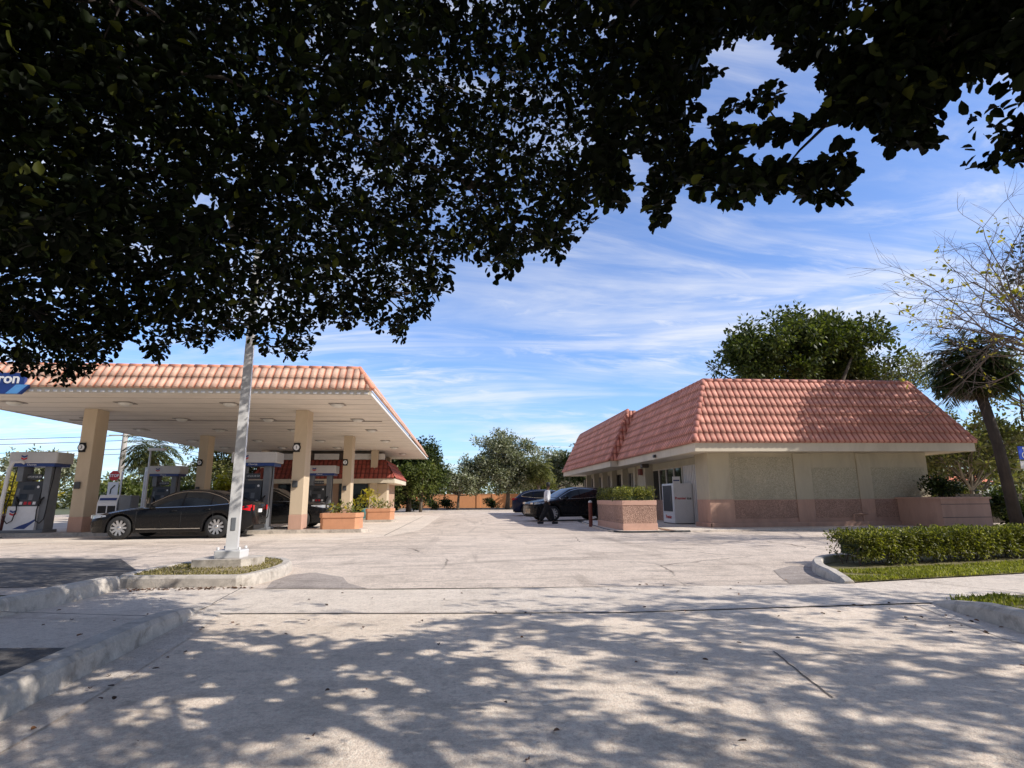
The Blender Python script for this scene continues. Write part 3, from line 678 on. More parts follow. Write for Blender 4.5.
# tiles: front, right, left and back slopes
rise, ins = .73, .45; sl_ = math.hypot(rise, ins); zb = CZ + .125
uvs = []; mb = MB()
tile_slope(mb, (CX0 - .05 + ox, CY0 - .05 + oy, zb), CX1 - CX0 + .1, (1, 0, 0), (0, ins, rise), sl_, .218, .40, ins, ins, uvs, .045, .035)
tile_slope(mb, (CX1 + .05 + ox, CY0 - .05 + oy, zb), CY1 - CY0 + .1, (0, 1, 0), (-ins, 0, rise), sl_, .218, .40, ins, ins, uvs, .045, .035, 6)
tile_slope(mb, (CX0 - .05 + ox, CY1 + .05 + oy, zb), CY1 - CY0 + .1, (0, -1, 0), (ins, 0, rise), sl_, .218, .40, ins, ins, uvs, .045, .035, 4)
tile_slope(mb, (CX1 + .05 + ox, CY1 + .05 + oy, zb), CX1 - CX0 + .1, (-1, 0, 0), (0, -ins, rise), sl_, .218, .40, ins, ins, uvs, .045, .035, 4)
build_tiles(mb, uvs, 'roof_tiles', 'tile2', can)
mb = MB(); a = (CX0 + ins + ox, CY0 + ins + oy, zb + rise + .03); b_ = (CX1 - ins + ox, CY0 + ins + oy, zb + rise + .03); c_ = (CX1 - ins + ox, CY1 - ins + oy, zb + rise + .03)
cap_run(mb, a, b_, .085); cap_run(mb, b_, c_, .085); cap_run(mb, (CX1 + .05 + ox, CY0 - .05 + oy, zb + .04), b_, .085, .3); mb.build('ridge_cap', 'tilecap', can)
mb = MB(); cbox(mb, CX0 + ins, CX1 - ins, CY0 + ins, CY1 - ins, zb + .2, zb + .4); mb.build('roof_deck', 'flat', can)
for yy in (19.2, 23.0, 26.6, 31.5, 35.8, 41.0):
    for xx in (-14.4, -11.0, -7.7, -4.2):
        mb = MB(); cbox(mb, xx - .25, xx + .25, yy - .25, yy + .25, CZ - .025, CZ - .008, 0); fr = mb.build('ceiling_light', 'hole', can)
        mb = MB(); mb.lathe([(0, -.09), (.12, -.085), (.2, -.03), (.21, 0)], 16, c=(xx + ox, yy + oy, CZ - .025)); mb.build('lens', 'lens', fr)
# columns (each goes from its island to the canopy)
k = 0
for xx in (-5.72, -12.88):
    for yy in (20.55, 29.1, 37.9, 44.6):
        if yy > 44 and xx < -10: continue
        if yy > 25 and xx < -10: xx = -12.74
        mb = MB(); cbox(mb, xx - .22, xx + .22, yy, yy + .70, .62, CZ - .004, 0, .012); cm = mb.build('column', 'columnpaint', can)
        mb = MB(); cbox(mb, xx - .228, xx + .228, yy - .008, yy + .708, .12, .62, 0, .012); mb.build('column_base', 'pinkband', cm)
        if yy < 31:
            mb = MB(); mb.lathe([(0, 0), (.13, 0), (.14, .03), (.14, .05)], 20, 'y', c=(xx - .10 + ox, yy - .06 + oy, 2.95)); 
            mb.box(xx - .21 + ox, xx + .01 + ox, yy - .03 + oy, yy - .004 + oy, 2.79, 3.11); dm = mb.build('number_sign', 'black', cm)
            mb = MB(); mb.lathe([(0, 0), (.10, 0)], 20, 'y', c=(xx - .10 + ox, yy - .066 + oy, 2.95)); mb.build('sign_face', 'white', dm)
            k += 1
            text_mesh('numeral', str(k if k < 3 else k), .16, 'black', dm, (xx - .10 + ox, yy - .07 + oy, 2.95), (R(90), 0, 0))
            mb = MB(); cbox(mb, xx - .17, xx + .02, yy - .07, yy - .01, 1.55, 1.78, 0, .02); mb.build('intercom_box', 'darkgrey', cm)
# brand sign on the canopy fascia
sg = thing('fascia_sign', 'blue and white lettered brand sign on the canopy edge at the far left', 'sign', (-13.62, 17.12, 4.2))
mb = MB(); mb.extrude([(-1.8, -.0, 0), (.86, 0, 0), (1.12, 0, .27), (-1.8, 0, .27)], (0, .12, 0)); mb.build('lower_band', 'blue', sg)
mb = MB(); mb.extrude([(.50, -.012, .0), (.82, -.012, .0), (1.08, -.012, .27), (.76, -.012, .27)], (0, .01, 0)); mb.build('corner_flash', 'lightblue', sg)
mb = MB(); mb.box(-1.8, .95, .01, .11, .272, .62); mb.build('upper_panel', 'blue', sg)
text_mesh('lettering', 'Chevron', .42, 'white', sg, (.08, .0, .44), (R(90), 0, 0), .006, .008)

# ================================================================== PUMP ISLANDS
def chevron_mark(mb_b, mb_r, cx, y, cz, s):
    for mbx, off in ((mb_b, 0), (mb_r, -.42 * s)):
        t = .28 * s
        z0 = cz + .35 * s + off
        mbx.extrude([(cx - .5 * s, y, z0), (cx, y, z0 - .22 * s), (cx, y, z0 - .22 * s - t), (cx - .5 * s, y, z0 - t)][::-1], (0, .006, 0))
        mbx.extrude([(cx, y, z0 - .22 * s), (cx + .5 * s, y, z0), (cx + .5 * s, y, z0 - t), (cx, y, z0 - .22 * s - t)][::-1], (0, .006, 0))
def island(x0, x1, y, lbl):
    mb = MB(); pts = smooth([(x0, y), (x1 - .3, y), (x1, y + .35), (x1, y + .75), (x1 - .3, y + 1.1), (x0, y + 1.1)], 1, True)
    mb.prism(pts, -.01, .12); return struct(mb.build('pump_island', 'kerb'))
island(-17.5, -3.2, 20.3, ''); island(-17.5, -3.2, 28.9, ''); island(-17.5, -5.0, 37.4, '')

def make_pump(label, dim=False):
    t = thing('fuel_dispenser', label, 'fuel pump', group='fuel pumps under the canopy')
    mb = MB(); mb.box(-.78, .62, -.02, .72, 0, .10, 0, .01); mb.build('plinth', 'midgrey', t)
    # lower cabinet with raked front
    mb = MB(); mb.extrude([(-.72, 0.0, .10), (-.72, .66, .10), (-.72, .66, .92), (-.72, .08, .92)], (1.02, 0, 0)); lc = mb.build('lower_cabinet', 'pumpwhite', t)
    mb = MB(); mb.add([(-.40, -.004 + .0, .14), (.0, -.004, .14), (.29, .02, .40), (.29, .03, .48), (.1, .012, .36), (-.2, .0, .24)], [(0, 1, 2, 3, 4, 5)]); mb.build('swoosh', 'blue', lc)
    b1, r1 = MB(), MB(); chevron_mark(b1, r1, -.5, .045, .72, .22); b1.build('emblem', 'blue', lc); r1.build('emblem', 'red', lc)
    # display head
    mb = MB(); mb.extrude([(-.60, .07, .92), (-.60, .62, .92), (-.60, .62, 1.80), (-.60, .20, 1.80)], (.86, 0, 0)); dh = mb.build('display_head', 'darkgrey', t)
    def onface(mbx, x0, x1, z0, z1, mi=0, d=.006):
        f = lambda z: .07 + (z - .92) / .88 * .13 - d
        mbx.add([(x0, f(z0), z0), (x1, f(z0), z0), (x1, f(z1), z1), (x0, f(z1), z1)], [(0, 1, 2, 3)], mi)
    mb = MB(); onface(mb, -.36, .02, 1.5, 1.66); onface(mb, -.42, -.16, 1.16, 1.36); mb.build('screen', 'screen', dh)
    mb = MB(); onface(mb, -.10, .04, 1.14, 1.34, 0); mb.build('keypad', 'midgrey', dh); mb = MB(); onface(mb, -.55, -.46, 1.3, 1.55); mb.build('card_reader', 'midgrey', dh)
    for i, mt in enumerate(('pumpwhite', 'red', 'red', 'pumpwhite')):
        mb = MB(); onface(mb, -.36 + i * .15, -.26 + i * .15, .98, 1.08, 0, .012); mb.build('grade_button', mt, dh)
    mb = MB(); mb.lathe([(0, 0), (.045, 0)], 12, 'y', c=(.14, .155, 1.6)); mb.build('round_sticker', 'white', dh)
    # price board between the uprights
    mb = MB(); mb.box(-.38, .12, .28, .34, 1.86, 2.06); pb = mb.build('price_board', 'darkgrey', t)
    for i in range(4):
        text_mesh('price', '3.%d9' % (2 + i), .1, 'white', pb, (-.31 + i * .125, .275, 1.96), (R(90), 0, 0), .002, 0, None, .6)
    # uprights
    for x0, x1 in ((-.64, -.42), (.30, .54)):
        mb = MB(); mb.box(x0, x1, .12, .62, .10 if x0 > 0 else 1.80, 2.32, 0, .01); mb.build('upright', 'midgrey', t)
    # valance
    mb = MB(); mb.box(-.84, .80, -.08, .82, 2.44, 2.84, 0, .03); vl = mb.build('valance', 'pumpgrey', t)
    mb = MB(); mb.box(-.72, .72, -.05, .79, 2.32, 2.437, 0, .01); mb.build('blue_band', 'blue', t)
    b1, r1 = MB(), MB(); chevron_mark(b1, r1, -.32, -.09, 2.66, .2); b1.build('emblem', 'blue', vl); r1.build('emblem', 'red', vl)
    text_mesh('lettering', 'Chevron', .09, 'white', vl, (-.05, -.055, 2.38), (R(90), 0, 0), .003)
    # hoses and nozzles on both sides
    for sx, x0 in ((-1, -.68), (1, .60)):
        mb = MB(); mb.tube([(x0, .2, 2.34), (x0 + sx * .03, .12, 1.9), (x0 + sx * .02, .05, 1.3), (x0 + sx * .05, -.03, .8), (x0 + sx * .03, -.05, .48), (x0 - sx * .10, -.05, .33), (x0 - sx * .25, -.04, .42), (x0 - sx * .3, 0.02, .8), (x0 - sx * .27, .03, 1.0)], .018, 6); hs_ = mb.build('hose', 'black', t)
        mb = MB(); mb.tube([(x0 - sx * .27, .03, .98), (x0 - sx * .25, .05, 1.12), (x0 - sx * .17, .1, 1.24)], [.035, .04, .02], 6); mb.box(x0 - sx * .27 - .05, x0 - sx * .27 + .05, .0, .08, 1.0, 1.1, 0, .01); mb.build('nozzle', 'black', hs_)
    return t
p1 = make_pump('fuel dispenser at the far left beside the white bent pipe')
p1.location = (-14.40, 20.5, .12); p1.scale = (.93, .95, .94)
dup(p1, (-7.2, 20.5, .12), None, 'fuel dispenser just behind the tail of the black saloon car')
dup(p1, (-6.98, 29.0, .12), None, 'fuel dispenser in front of the dark red shop roof')
dup(p1, (-14.38, 29.0, .12), None, 'fuel dispenser seen over the roof of the black saloon car')

kk = thing('service_kiosk', 'short white and blue windscreen wash station beside the left column', 'service station', (-11.72, 20.35, .12))
mb = MB(); mb.extrude([(-.42, 0, 0), (-.42, .5, 0), (-.42, .5, 1.22), (-.42, .12, 1.22), (-.42, 0, .95)], (.62, 0, 0)); mb.build('body', 'pumpwhite', kk)
mb = MB(); mb.box(-.38, -.12, -.006, .02, .62, .86); mb.box(-.08, .17, -.006, .02, .62, .86); mb.build('slot', 'black', kk)
mb = MB(); mb.box(-.18, .14, -.006, .0, .1, .5); mb.build('blue_panel', 'blue', kk)
mb = MB(); mb.box(.22, .62, .05, .55, 0, 1.2, 0, .02); mb.build('side_bin', 'midgrey', kk)
mb = MB(); mb.add([(-.38, .025, 1.04), (.16, .025, 1.04), (.16, .062, 1.12), (-.38, .062, 1.12)], [(0, 1, 2, 3)]); mb.build('blue_strip', 'blue', kk)

pp = thing('guard_pipe', 'white bent guard pipe at the left edge beside the first fuel pump', 'pipe', (-14.75, 20.0, 0.0))
mb = MB(); mb.tube([(-.12, 0, 0), (-.1, 0, 1.2), (-.04, 0, 2.2), (.04, .0, 2.42), (.2, .1, 2.46), (.3, .15, 2.4)], .06, 8); mb.build('pipe', 'post', pp)
mb = MB(); mb.lathe([(0, .03), (.16, .03), (.18, 0)], 12, c=(-.12, 0, 0)); mb.build('foot_plate', 'midgrey', pp)
bn = thing('planter_box', 'dark brown planter box cut by the left picture edge', 'planter', (-15.75, 20.4, .12))
mb = MB(); mb.box(-.6, .45, 0, .7, 0, .55, 0, .02); mb.build('box', 'brownpost', bn)
mb = MB(); mb.box(-.64, .49, -.04, .74, .552, .62, 0, .01); mb.build('rim', 'pinkband', bn)

def leaves_in(parent, pts, per, rad, leaf, mat, wr=.5, flat=1, name='foliage', shape='quad', down=0):
    b, ax, nr = clump_leaves(np.array(pts), per, rad, flat, down=down); l = leaf * (.6 + .8 * RNG.random(len(b)))
    return leaf_mesh(name, b, ax, nr, l, l * wr, mat, parent, shape)
# end planters of the islands
for i, (x, y, lab) in enumerate(((-4.2, 20.4, 'larger orange brick planter with leafy plants nearest the camera under the canopy'), (-4.05, 29.0, 'smaller orange brick planter beside the second canopy column'))):
    t = thing('brick_planter', lab, 'planter', (x, y, 0), group='brick planters at the island ends')
    w = .66
    poly = [(-w, .15), (-w + .12, 0), (w - .12, 0), (w, .15), (w + .0, .95), (w - .2, 1.1), (-w + .2, 1.1), (-w, .95)]
    mb = MB(); mb.prism(poly, 0, .50); mb.prism([(a * .93, b) for a, b in poly], .50, .512); mb.build('tub', surf('orange_stucco', (0.64, 0.31, 0.17), .9, .15, 2, .3, 60, dirt=(.35, .17, .11), dirtamt=.5) if i == 0 else bpy.data.materials['orange_stucco'], t)
    mb = MB(); mb.prism([(a * 1.04, (b - .5) * 1.05 + .5) for a, b in poly], .512, .66); mb.build('coping', bpy.data.materials['orange_stucco'], t)
    pts = [(random.uniform(-.5, .6), random.uniform(.2, .9), random.uniform(.72, .92) + (.12 if random.random() < .3 else 0)) for _ in range(18)]
    leaves_in(t, pts, 14, .14, .13, 'leafgreen', .35, name='foliage'); leaves_in(t, pts[:5], 10, .15, .16, 'leafyellow', .3, name='yellow_foliage')

# ================================================================== SHOP UNDER THE CANOPY
shp = thing('shop_building', 'low shop under the back of the canopy with dark red tile skirt', 'building', (-9, 38.6, 0))
mb = MB(); mb.box(-4.0, 3.9, 0, 6, 0, 2.2); mb.build('wall', surf('shop_wall', (.45, .29, .2), .85, .1, 2, .2), shp)
mb = MB(); mb.box(2.95, 4.15, -.5, .6, 0, 2.1, 0, .01); mb.build('corner_pier', 'columnpaint', shp)
mb = MB(); mb.box(-4.5, 4.7, -1.1, 6.5, 2.14, 2.42, 0, .01); mb.build('fascia', 'fascia', shp)
uvs = []; mb = MB(); tile_slope(mb, (-4.5, -1.1, 2.425), 9.2, (1, 0, 0), (0, .85, 1.25), math.hypot(.85, 1.25), .28, .4, .8, .8, uvs)
tile_slope(mb, (4.7, -1.1, 2.425), 7.6, (0, 1, 0), (-.8, 0, 1.25), math.hypot(.8, 1.25), .28, .4, .85, .8, uvs)
tile_slope(mb, (-4.5, 6.5, 2.425), 7.6, (0, -1, 0), (.8, 0, 1.25), math.hypot(.8, 1.25), .28, .4, .8, .85, uvs); build_tiles(mb, uvs, 'roof_tiles', 'tile3', shp)
mb = MB(); mb.box(-3.8, 3.8, -.2, 6, 2.43, 3.66); mb.build('parapet', 'bronze', shp)
mb = MB(); mb.box(-3.0, -1.2, -.26, -.204, 3.7, 4.1, 0, .01); mb.box(-.7, .9, -.26, -.204, 3.7, 4.1, 0, .01); mb.box(1.9, 3.9, -.26, -.204, 3.7, 4.1, 0, .01); mb.build('sign_panel', 'whitetrim', shp)
mb = MB(); mb.box(-3.9, 3.9, -.2, 0.2, 3.662, 4.2); mb.build('dark_band', 'bronze', shp)
for x0, x1 in ((-2.9, -.9), (1.0, 2.8)):
    mb = MB(); mb.box(x0, x1, -.03, -.004, .3, 2.1); wv_ = mb.build('window', 'glass', shp)
    mb = MB(); mb.box(x0 - .05, x1 + .05, -.05, -.01, 2.1, 2.135); mb.box(x0 - .05, x0, -.05, -.01, .3, 2.1); mb.box(x1, x1 + .05, -.05, -.01, .3, 2.1); mb.build('frame', 'bronze', wv_)
pt = thing('potted_plant', 'yellow leaved plant in a teal pot beside the shop door', 'plant', (-5.55, 34.5, 0))
mb = MB(); mb.lathe([(0, 0), (.22, 0), (.34, .6), (.3, .6), (.28, .55), (0, .55)], 16); mb.build('pot', 'teal', pt)
pts = [(random.gauss(0, .4), random.gauss(0, .3), random.uniform(.7, 1.5)) for _ in range(16)]
leaves_in(pt, pts, 10, .22, .3, 'leafyellow', .4, name='foliage'); mb = MB(); mb.tube([(0, 0, .5), (.05, 0, 1.4)], .03); mb.tube([(0, 0, .6), (-.15, .1, 1.5)], .02); mb.build('stem', 'twig', pt)

# ================================================================== RIGHT BUILDING
EX0, EX1, EY0 = 8.12, 18.72, 18.95
EZ = 2.68; FZ = .30
bl = thing('retail_building', 'single storey shop with tall terracotta tile mansard roof and pebble dash walls', 'building', (13.3, 19.9, 0))
bx, by = -13.3, -19.9
def B(mb, x0, x1, y0, y1, z0, z1, mi=0, bev=0): mb.box(x0 + bx, x1 + bx, y0 + by, y1 + by, z0, z1, mi, bev)
WX, WY = 8.95, 19.9
mb = MB(); B(mb, WX + .56, 17.6, WY + .06, 41, .04, EZ + .02); B(mb, WX, WX + .9, WY, WY + 1.1, 1.02, EZ + .02); mb.build('wall', 'stucco', bl)
mb = MB(); B(mb, WX - .01, WX + .9, WY - .012, WY + 1.11, .04, 1.02); B(mb, WX + .9, 17.61, WY + .04, WY + .3, .04, 1.0); mb.build('base_band', 'pinkband', bl)
# front: pilasters and pebble panels
mb = MB()
for x0, x1 in ((9.82, 12.24), (12.95, 14.72), (15.3, 17.45)): B(mb, x0, x1, WY + .045, WY + .08, 1.03, 2.15 if x0 > 12 else 2.55)
mb.build('pebble_panel', 'pebblegrey', bl)
mb = MB(); B(mb, WX + .88, 9.78, WY - .004, WY + .2, 1.025, EZ); mb.build('pebble_panel', 'pebblegrey', bl)
mb = MB()
for x0, x1 in ((9.66, 12.24), (12.95, 14.72), (15.3, 16.3)): B(mb, x0, x1, WY + .025, WY + .05, .34, .985)
mb.build('lower_pebble_panel', 'pebblepink', bl)
mb = MB(); B(mb, WX - .08, 17.7, WY - .07, WY + .02, .03, .20, 0, .02); B(mb, WX - .09, WX, WY - .07, WY + 1.2, .03, .20, 0, .02); mb.build('plinth', 'pinkband', bl)
for x0, x1 in ((12.26, 12.93), (14.74, 15.28)):
    mb = MB(); B(mb, x0, x1, WY + .012, WY + .07, 1.0, EZ); mb.build('pilaster', 'stucco', bl); mb = MB(); B(mb, x0, x1, WY + .010, WY + .07, .2, .997); mb.build('pilaster_foot', 'pinkband', bl)
mb = MB(); mb.tube([(14.35 + bx, WY - .05 + by, .04), (14.35 + bx, WY - .05 + by, .42), (14.38 + bx, WY - .05 + by, .46), (14.9 + bx, WY - .05 + by, .46)], .022, 8); mb.build('hose_bib_pipe', 'pinkband', bl)
# eaves fascia and soffit (near part steps out to the far part)
ov = [(EX0, EY0), (EX1, EY0), (EX1, 42.4), (7.72, 42.4), (7.72, 28.8), (EX0, 28.8)]
def P2(pts): return [(x + bx, y + by) for x, y in pts]
mb = MB(); mb.prism(P2([(EX0 + .03, EY0 + .03), (EX1 - .03, EY0 + .03), (EX1 - .03, 42.3), (7.76, 42.3), (7.76, 28.84), (EX0 + .03, 28.84)]), EZ + .025, EZ + .06); mb.build('soffit', 'fascia', bl)
mb = MB()
for (x0, y0), (x1, y1) in zip(ov, ov[1:] + ov[:1]):
    if abs(y0 - y1) < .01: B(mb, min(x0, x1), max(x0, x1), (y0 if y0 < 30 else y0 - .03), (y0 + .03 if y0 < 30 else y0), EZ, EZ + FZ)
    else: B(mb, (x0 if x0 < 12 else x0 - .03), (x0 + .03 if x0 < 12 else x0), min(y0, y1) + .031, max(y0, y1) - .031, EZ, EZ + FZ)
mb.build('fascia', 'fascia', bl)
RZ = 5.46; rz0 = EZ + FZ + .0; RR = RZ - rz0
uvs = []; mb = MB(); pit_, crs = .212, .41
e = .05
tile_slope(mb, (EX0 - e + bx, EY0 - e + by, rz0), EX1 - EX0 + 2 * e, (1, 0, 0), (0, 1.4, RR), math.hypot(1.4, RR), pit_, crs, 1.15, 1.15, uvs)
s1 = math.hypot(1.15, RR)
tile_slope(mb, (EX0 - e + bx, 28.9 + by, rz0), 28.9 - EY0 + e, (0, -1, 0), (1.15, 0, RR), s1, pit_, crs, 0, 1.4, uvs, .045, .055, 6)
R2 = 5.66 - rz0
tile_slope(mb, (7.72 - e + bx, 42.4 + e + by, rz0), 42.4 - 28.8 + 2 * e, (0, -1, 0), (1.15, 0, R2), math.hypot(1.15, R2), pit_, crs, 1.2, .25, uvs, .045, .055, 6)
tile_slope(mb, (EX1 + e + bx, EY0 - e + by, rz0), 42.4 - EY0 + 2 * e, (0, 1, 0), (-1.15, 0, RR), s1, pit_, crs, 1.4, 1.4, uvs, .035, .03, 4)
build_tiles(mb, uvs, 'roof_tiles', 'tile', bl)
# return of the far roof part, facing the camera
uvs = []; mb = MB(); tile_slope(mb, (7.72 - e + bx, 28.8 - e + by, rz0), 1.62, (1, 0, 0), (0, .25, R2), math.hypot(.25, R2), pit_, crs, 1.2, 0, uvs); build_tiles(mb, uvs, 'roof_tiles', 'tile', bl)
mb = MB()
FL = (EX0 + 1.1 + bx, EY0 + 1.35 + by, RZ + .03); FR = (EX1 - 1.1 + bx, EY0 + 1.35 + by, RZ + .03)
cap_run(mb, FL, FR, .085); cap_run(mb, FL, (EX0 + 1.1 + bx, 28.9 + by, RZ + .03), .085)
cap_run(mb, (EX0 - .03 + bx, EY0 - .03 + by, rz0 + .06), FL, .095, .3); cap_run(mb, (EX1 + .03 + bx, EY0 - .03 + by, rz0 + .06), FR, .085, .3)
G = (8.87 + bx, 29.05 + by, 5.69); cap_run(mb, G, (8.87 + bx, 41.2 + by, 5.69), .085); cap_run(mb, (7.7 + bx, 28.77 + by, rz0 + .06), G, .095, .3); cap_run(mb, (7.7 + bx, 42.4 + by, rz0 + .06), (8.87 + bx, 41.2 + by, 5.69), .085, .3)
mb.build('ridge_cap', 'tilecapdark', bl)
mb = MB(); B(mb, EX0 + 1.2, EX1 - 1.2, EY0 + 1.5, 41, RZ - .35, RZ - .15); mb.prism(P2([(8.95, 29.1), (10.2, 29.1), (10.2, 41), (8.95, 41)]), RZ - .14, 5.6); mb.build('roof_deck', 'flat', bl)
mb = MB(); mb.add([(EX0 + 1.15 + bx, EY0 + 1.4 + by, RZ - .2), (EX0 + 1.15 + bx, 41 + by, RZ - .2), (EX0 + 1.15 + bx, 41 + by, rz0), (EX0 + 1.15 + bx, EY0 + 1.4 + by, rz0)], [(0, 1, 2, 3)]); mb.build('roof_core', 'flat', bl)
# left side (facing the forecourt): window bank, panels, piers, doors
WR = WX + .5                            # recessed window wall
mb = MB(); B(mb, WR, WR + .05, WY + 1.1, 27.3, 2.42, EZ + .02); B(mb, WX + .1, WR + .05, 27.3, 28.6, .04, EZ + .02); B(mb, WX + .3, WR + .05, 28.6, 41, 2.42, EZ + .02); mb.build('side_wall', 'stucco', bl)
mb = MB(); B(mb, WR - .02, WR + .05, 23.5, 27.3, .04, .98); mb.build('side_base', 'pebblepink', bl)
mb = MB(); B(mb, WR, WR + .05, WY + 1.1, 23.5, .04, 2.42); mb.build('corrugated_panel', 'pumpgrey', bl)
mb = MB()
for i in range(14): B(mb, WR - .03, WR - .001, WY + 1.15 + i * .17, WY + 1.22 + i * .17, .04, 2.41)
mb.build('corrugation', 'whitetrim', bl)
for i in range(4):
    y0 = 23.52 + i * .94
    mb = MB(); B(mb, WR + .01, WR + .03, y0 + .06, y0 + .93, 1.0, 2.4); w_ = mb.build('window', 'glass', bl)
    mb = MB(); B(mb, WR - .04, WR + .045, y0 - .02, y0 + .06, .98, 2.42); B(mb, WR - .03, WR + .045, y0 + .06, y0 + .92, 2.36, 2.419); mb.build('mullion', 'mullion', w_)
# recessed shop fronts between pale piers
yy = 28.6; n = 0
while yy < 40.4:
    mb = MB(); B(mb, WX - .02, WR + .04, yy, yy + .3, .04, 2.66); mb.build('pier', 'stucco', bl)
    mb = MB(); B(mb, WX + .34, WX + .37, yy + .31, yy + 2.2, .1, 2.4); w_ = mb.build('shop_window', 'glass', bl)
    mb = MB()
    for q in (.31, .9, 1.5, 2.12): B(mb, WX + .26, WX + .38, yy + q, yy + q + .08, .06, 2.41)
    B(mb, WX + .27, WX + .38, yy + .39, yy + 2.1, 1.5, 1.57); mb.build('frame', 'mullion' if n != 1 else 'bronze', w_)
    if n == 0:
        for q in (.42, 1.02): mb = MB(); B(mb, WX + .22, WX + .25, yy + q, yy + q + .12, .1, 1.5); B(mb, WX + .22, WX + .25, yy + q + .36, yy + q + .48, .1, 1.5); B(mb, WX + .22, WX + .25, yy + q + .12, yy + q + .36, .1, .5); B(mb, WX + .22, WX + .25, yy + q + .12, yy + q + .36, 1.4, 1.5); mb.build('door', 'whitetrim', bl)
    yy += 2.25; n += 1
mb = MB(); B(mb, EX0 + .1, EX0 + .45, 25.2, 25.45, 2.44, 2.62, 0, .03); mb.build('wall_lamp', 'bronze', bl)
mb = MB(); B(mb, WX - .08, WX + .09, 27.6, 27.9, 2.2, 2.5, 0, .02); mb.build('lantern', 'brownpost', bl)
mb = MB(); B(mb, EX0 - .12, EX0 - .01, 22.9, 23.05, 2.74, 2.86, 0, .02); mb.build('camera_box', 'darkgrey', bl)
# walkway
mb = MB(); mb.prism([(7.1, 18.35), (18.2, 18.35), (18.2, 19.95), (9.5, 19.95), (9.5, 42), (7.1, 42)], -.01, .045); struct(mb.build('walkway', 'concrete'))
mb = MB(); mb.prism(smooth([(5.05, 18.35), (7.09, 18.35), (7.09, 27.6), (5.6, 27.4), (4.95, 20.2)], 1, True), -.01, .04); struct(mb.build('planter_walk', 'concrete'))
kerb('kerb', smooth([(5.6, 27.4), (5.0, 20.2), (4.98, 18.6), (5.4, 18.28), (7.0, 18.26), (7.5, 18.3)], 2), .1, .055, 'kerbdark')

bp = thing('brick_planter', 'square pink pebble dash planter with a clipped hedge on top', 'planter', (6.02, 20.7, .04))
mb = MB(); mb.box(-.60, .60, -1.78, 1.78, 0, .22, 0, .01); mb.box(-.60, .60, -1.78, 1.78, .82, .98, 0, .01); mb.build('trim_band', surf('salmon_trim', (.66, .40, .30), .85, .1, 3, .2, 60, dirt=(.35, .2, .15), dirtamt=.35), bp)
mb = MB(); mb.box(-.585, .585, -1.765, 1.765, .222, .818); mb.build('pebble_panel', 'pebblepink', bp)
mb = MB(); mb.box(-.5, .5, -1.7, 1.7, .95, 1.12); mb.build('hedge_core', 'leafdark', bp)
pts = [(random.uniform(-.56, .56), random.uniform(-1.74, 1.74), random.uniform(1.0, 1.36) + .05 * random.random()) for _ in range(1500)]
leaves_in(bp, pts, 14, .09, .055, 'leafhedge', .55, name='hedge_foliage')

ib = thing('ice_merchandiser', 'white ice storage box with dark door and red lettering by the wall', 'ice box', (9.03, 22.55, .045))
mb = MB(); mb.box(-.42, .40, 0, 1.3, .03, 1.62, 0, .025); mb.build('cabinet', 'iceside', ib)
mb = MB(); mb.box(-.445, -.424, .16, 1.14, .5, 1.54, 0, .005); dr = mb.build('door', 'darkgrey', ib)
mb = MB(); mb.box(-.47, -.446, .2, .24, .85, 1.15); mb.build('handle', 'chrome', dr)
text_mesh('lettering', 'Premier', .145, 'red', ib, (-.13, -.004, 1.02), (R(90), 0, 0), .003, .003)
text_mesh('lettering', 'ice', .16, 'black', ib, (.23, -.004, 1.02), (R(90), 0, 0), .003, .003)
text_mesh('lettering', 'Premier', .2, 'red', ib, (-.425, .65, .27), (R(90), 0, R(-90)), .003, .003)
mb = MB(); mb.box(-.42, .40, .02, 1.28, 0, .03); mb.build('feet', 'black', ib)
sb = thing('propane_notice', 'small white notice board standing on top of the ice box', 'sign', (8.80, 22.62, 1.66))
mb = MB(); mb.box(-.16, .16, 0, .02, 0, .28); mb.build('board', 'white', sb)
mb = MB(); mb.box(-.13, .13, -.004, -.001, .1, .15); mb.build('print', 'blue', sb)
wp = thing('wall_notice', 'small white notice on the wall left of the ice box', 'sign', (9.38, 24.8, .95))
mb = MB(); mb.box(-.03, -.0, -.0, .5, 0, .3); mb.build('board', 'white', wp); mb = MB(); mb.box(-.034, -.031, .15, .33, .08, .22); mb.build('print', 'darkgrey', wp)

bo = thing('bollard', 'dark red steel bollard with a pale cap at the kerb', 'bollard', (5.12, 22.4, 0))
mb = MB(); mb.lathe([(.075, 0), (.075, .93)], 14); mb.build('tube', 'brownpost', bo); mb = MB(); mb.lathe([(.076, .93), (.07, .98), (.03, 1.01), (0, 1.015)], 14); mb.build('cap', 'whitetrim', bo)
mp_ = thing('marker_post', 'thin white topped marker post beside the planter hedge', 'post', (6.75, 22.75, .045))
mb = MB(); mb.lathe([(.03, 0), (.03, 1.32)], 8); mb.build('post', 'darkgrey', mp_); mb = MB(); mb.lathe([(.036, 1.3), (.036, 1.48), (0, 1.5)], 8); mb.build('cap', 'white', mp_)

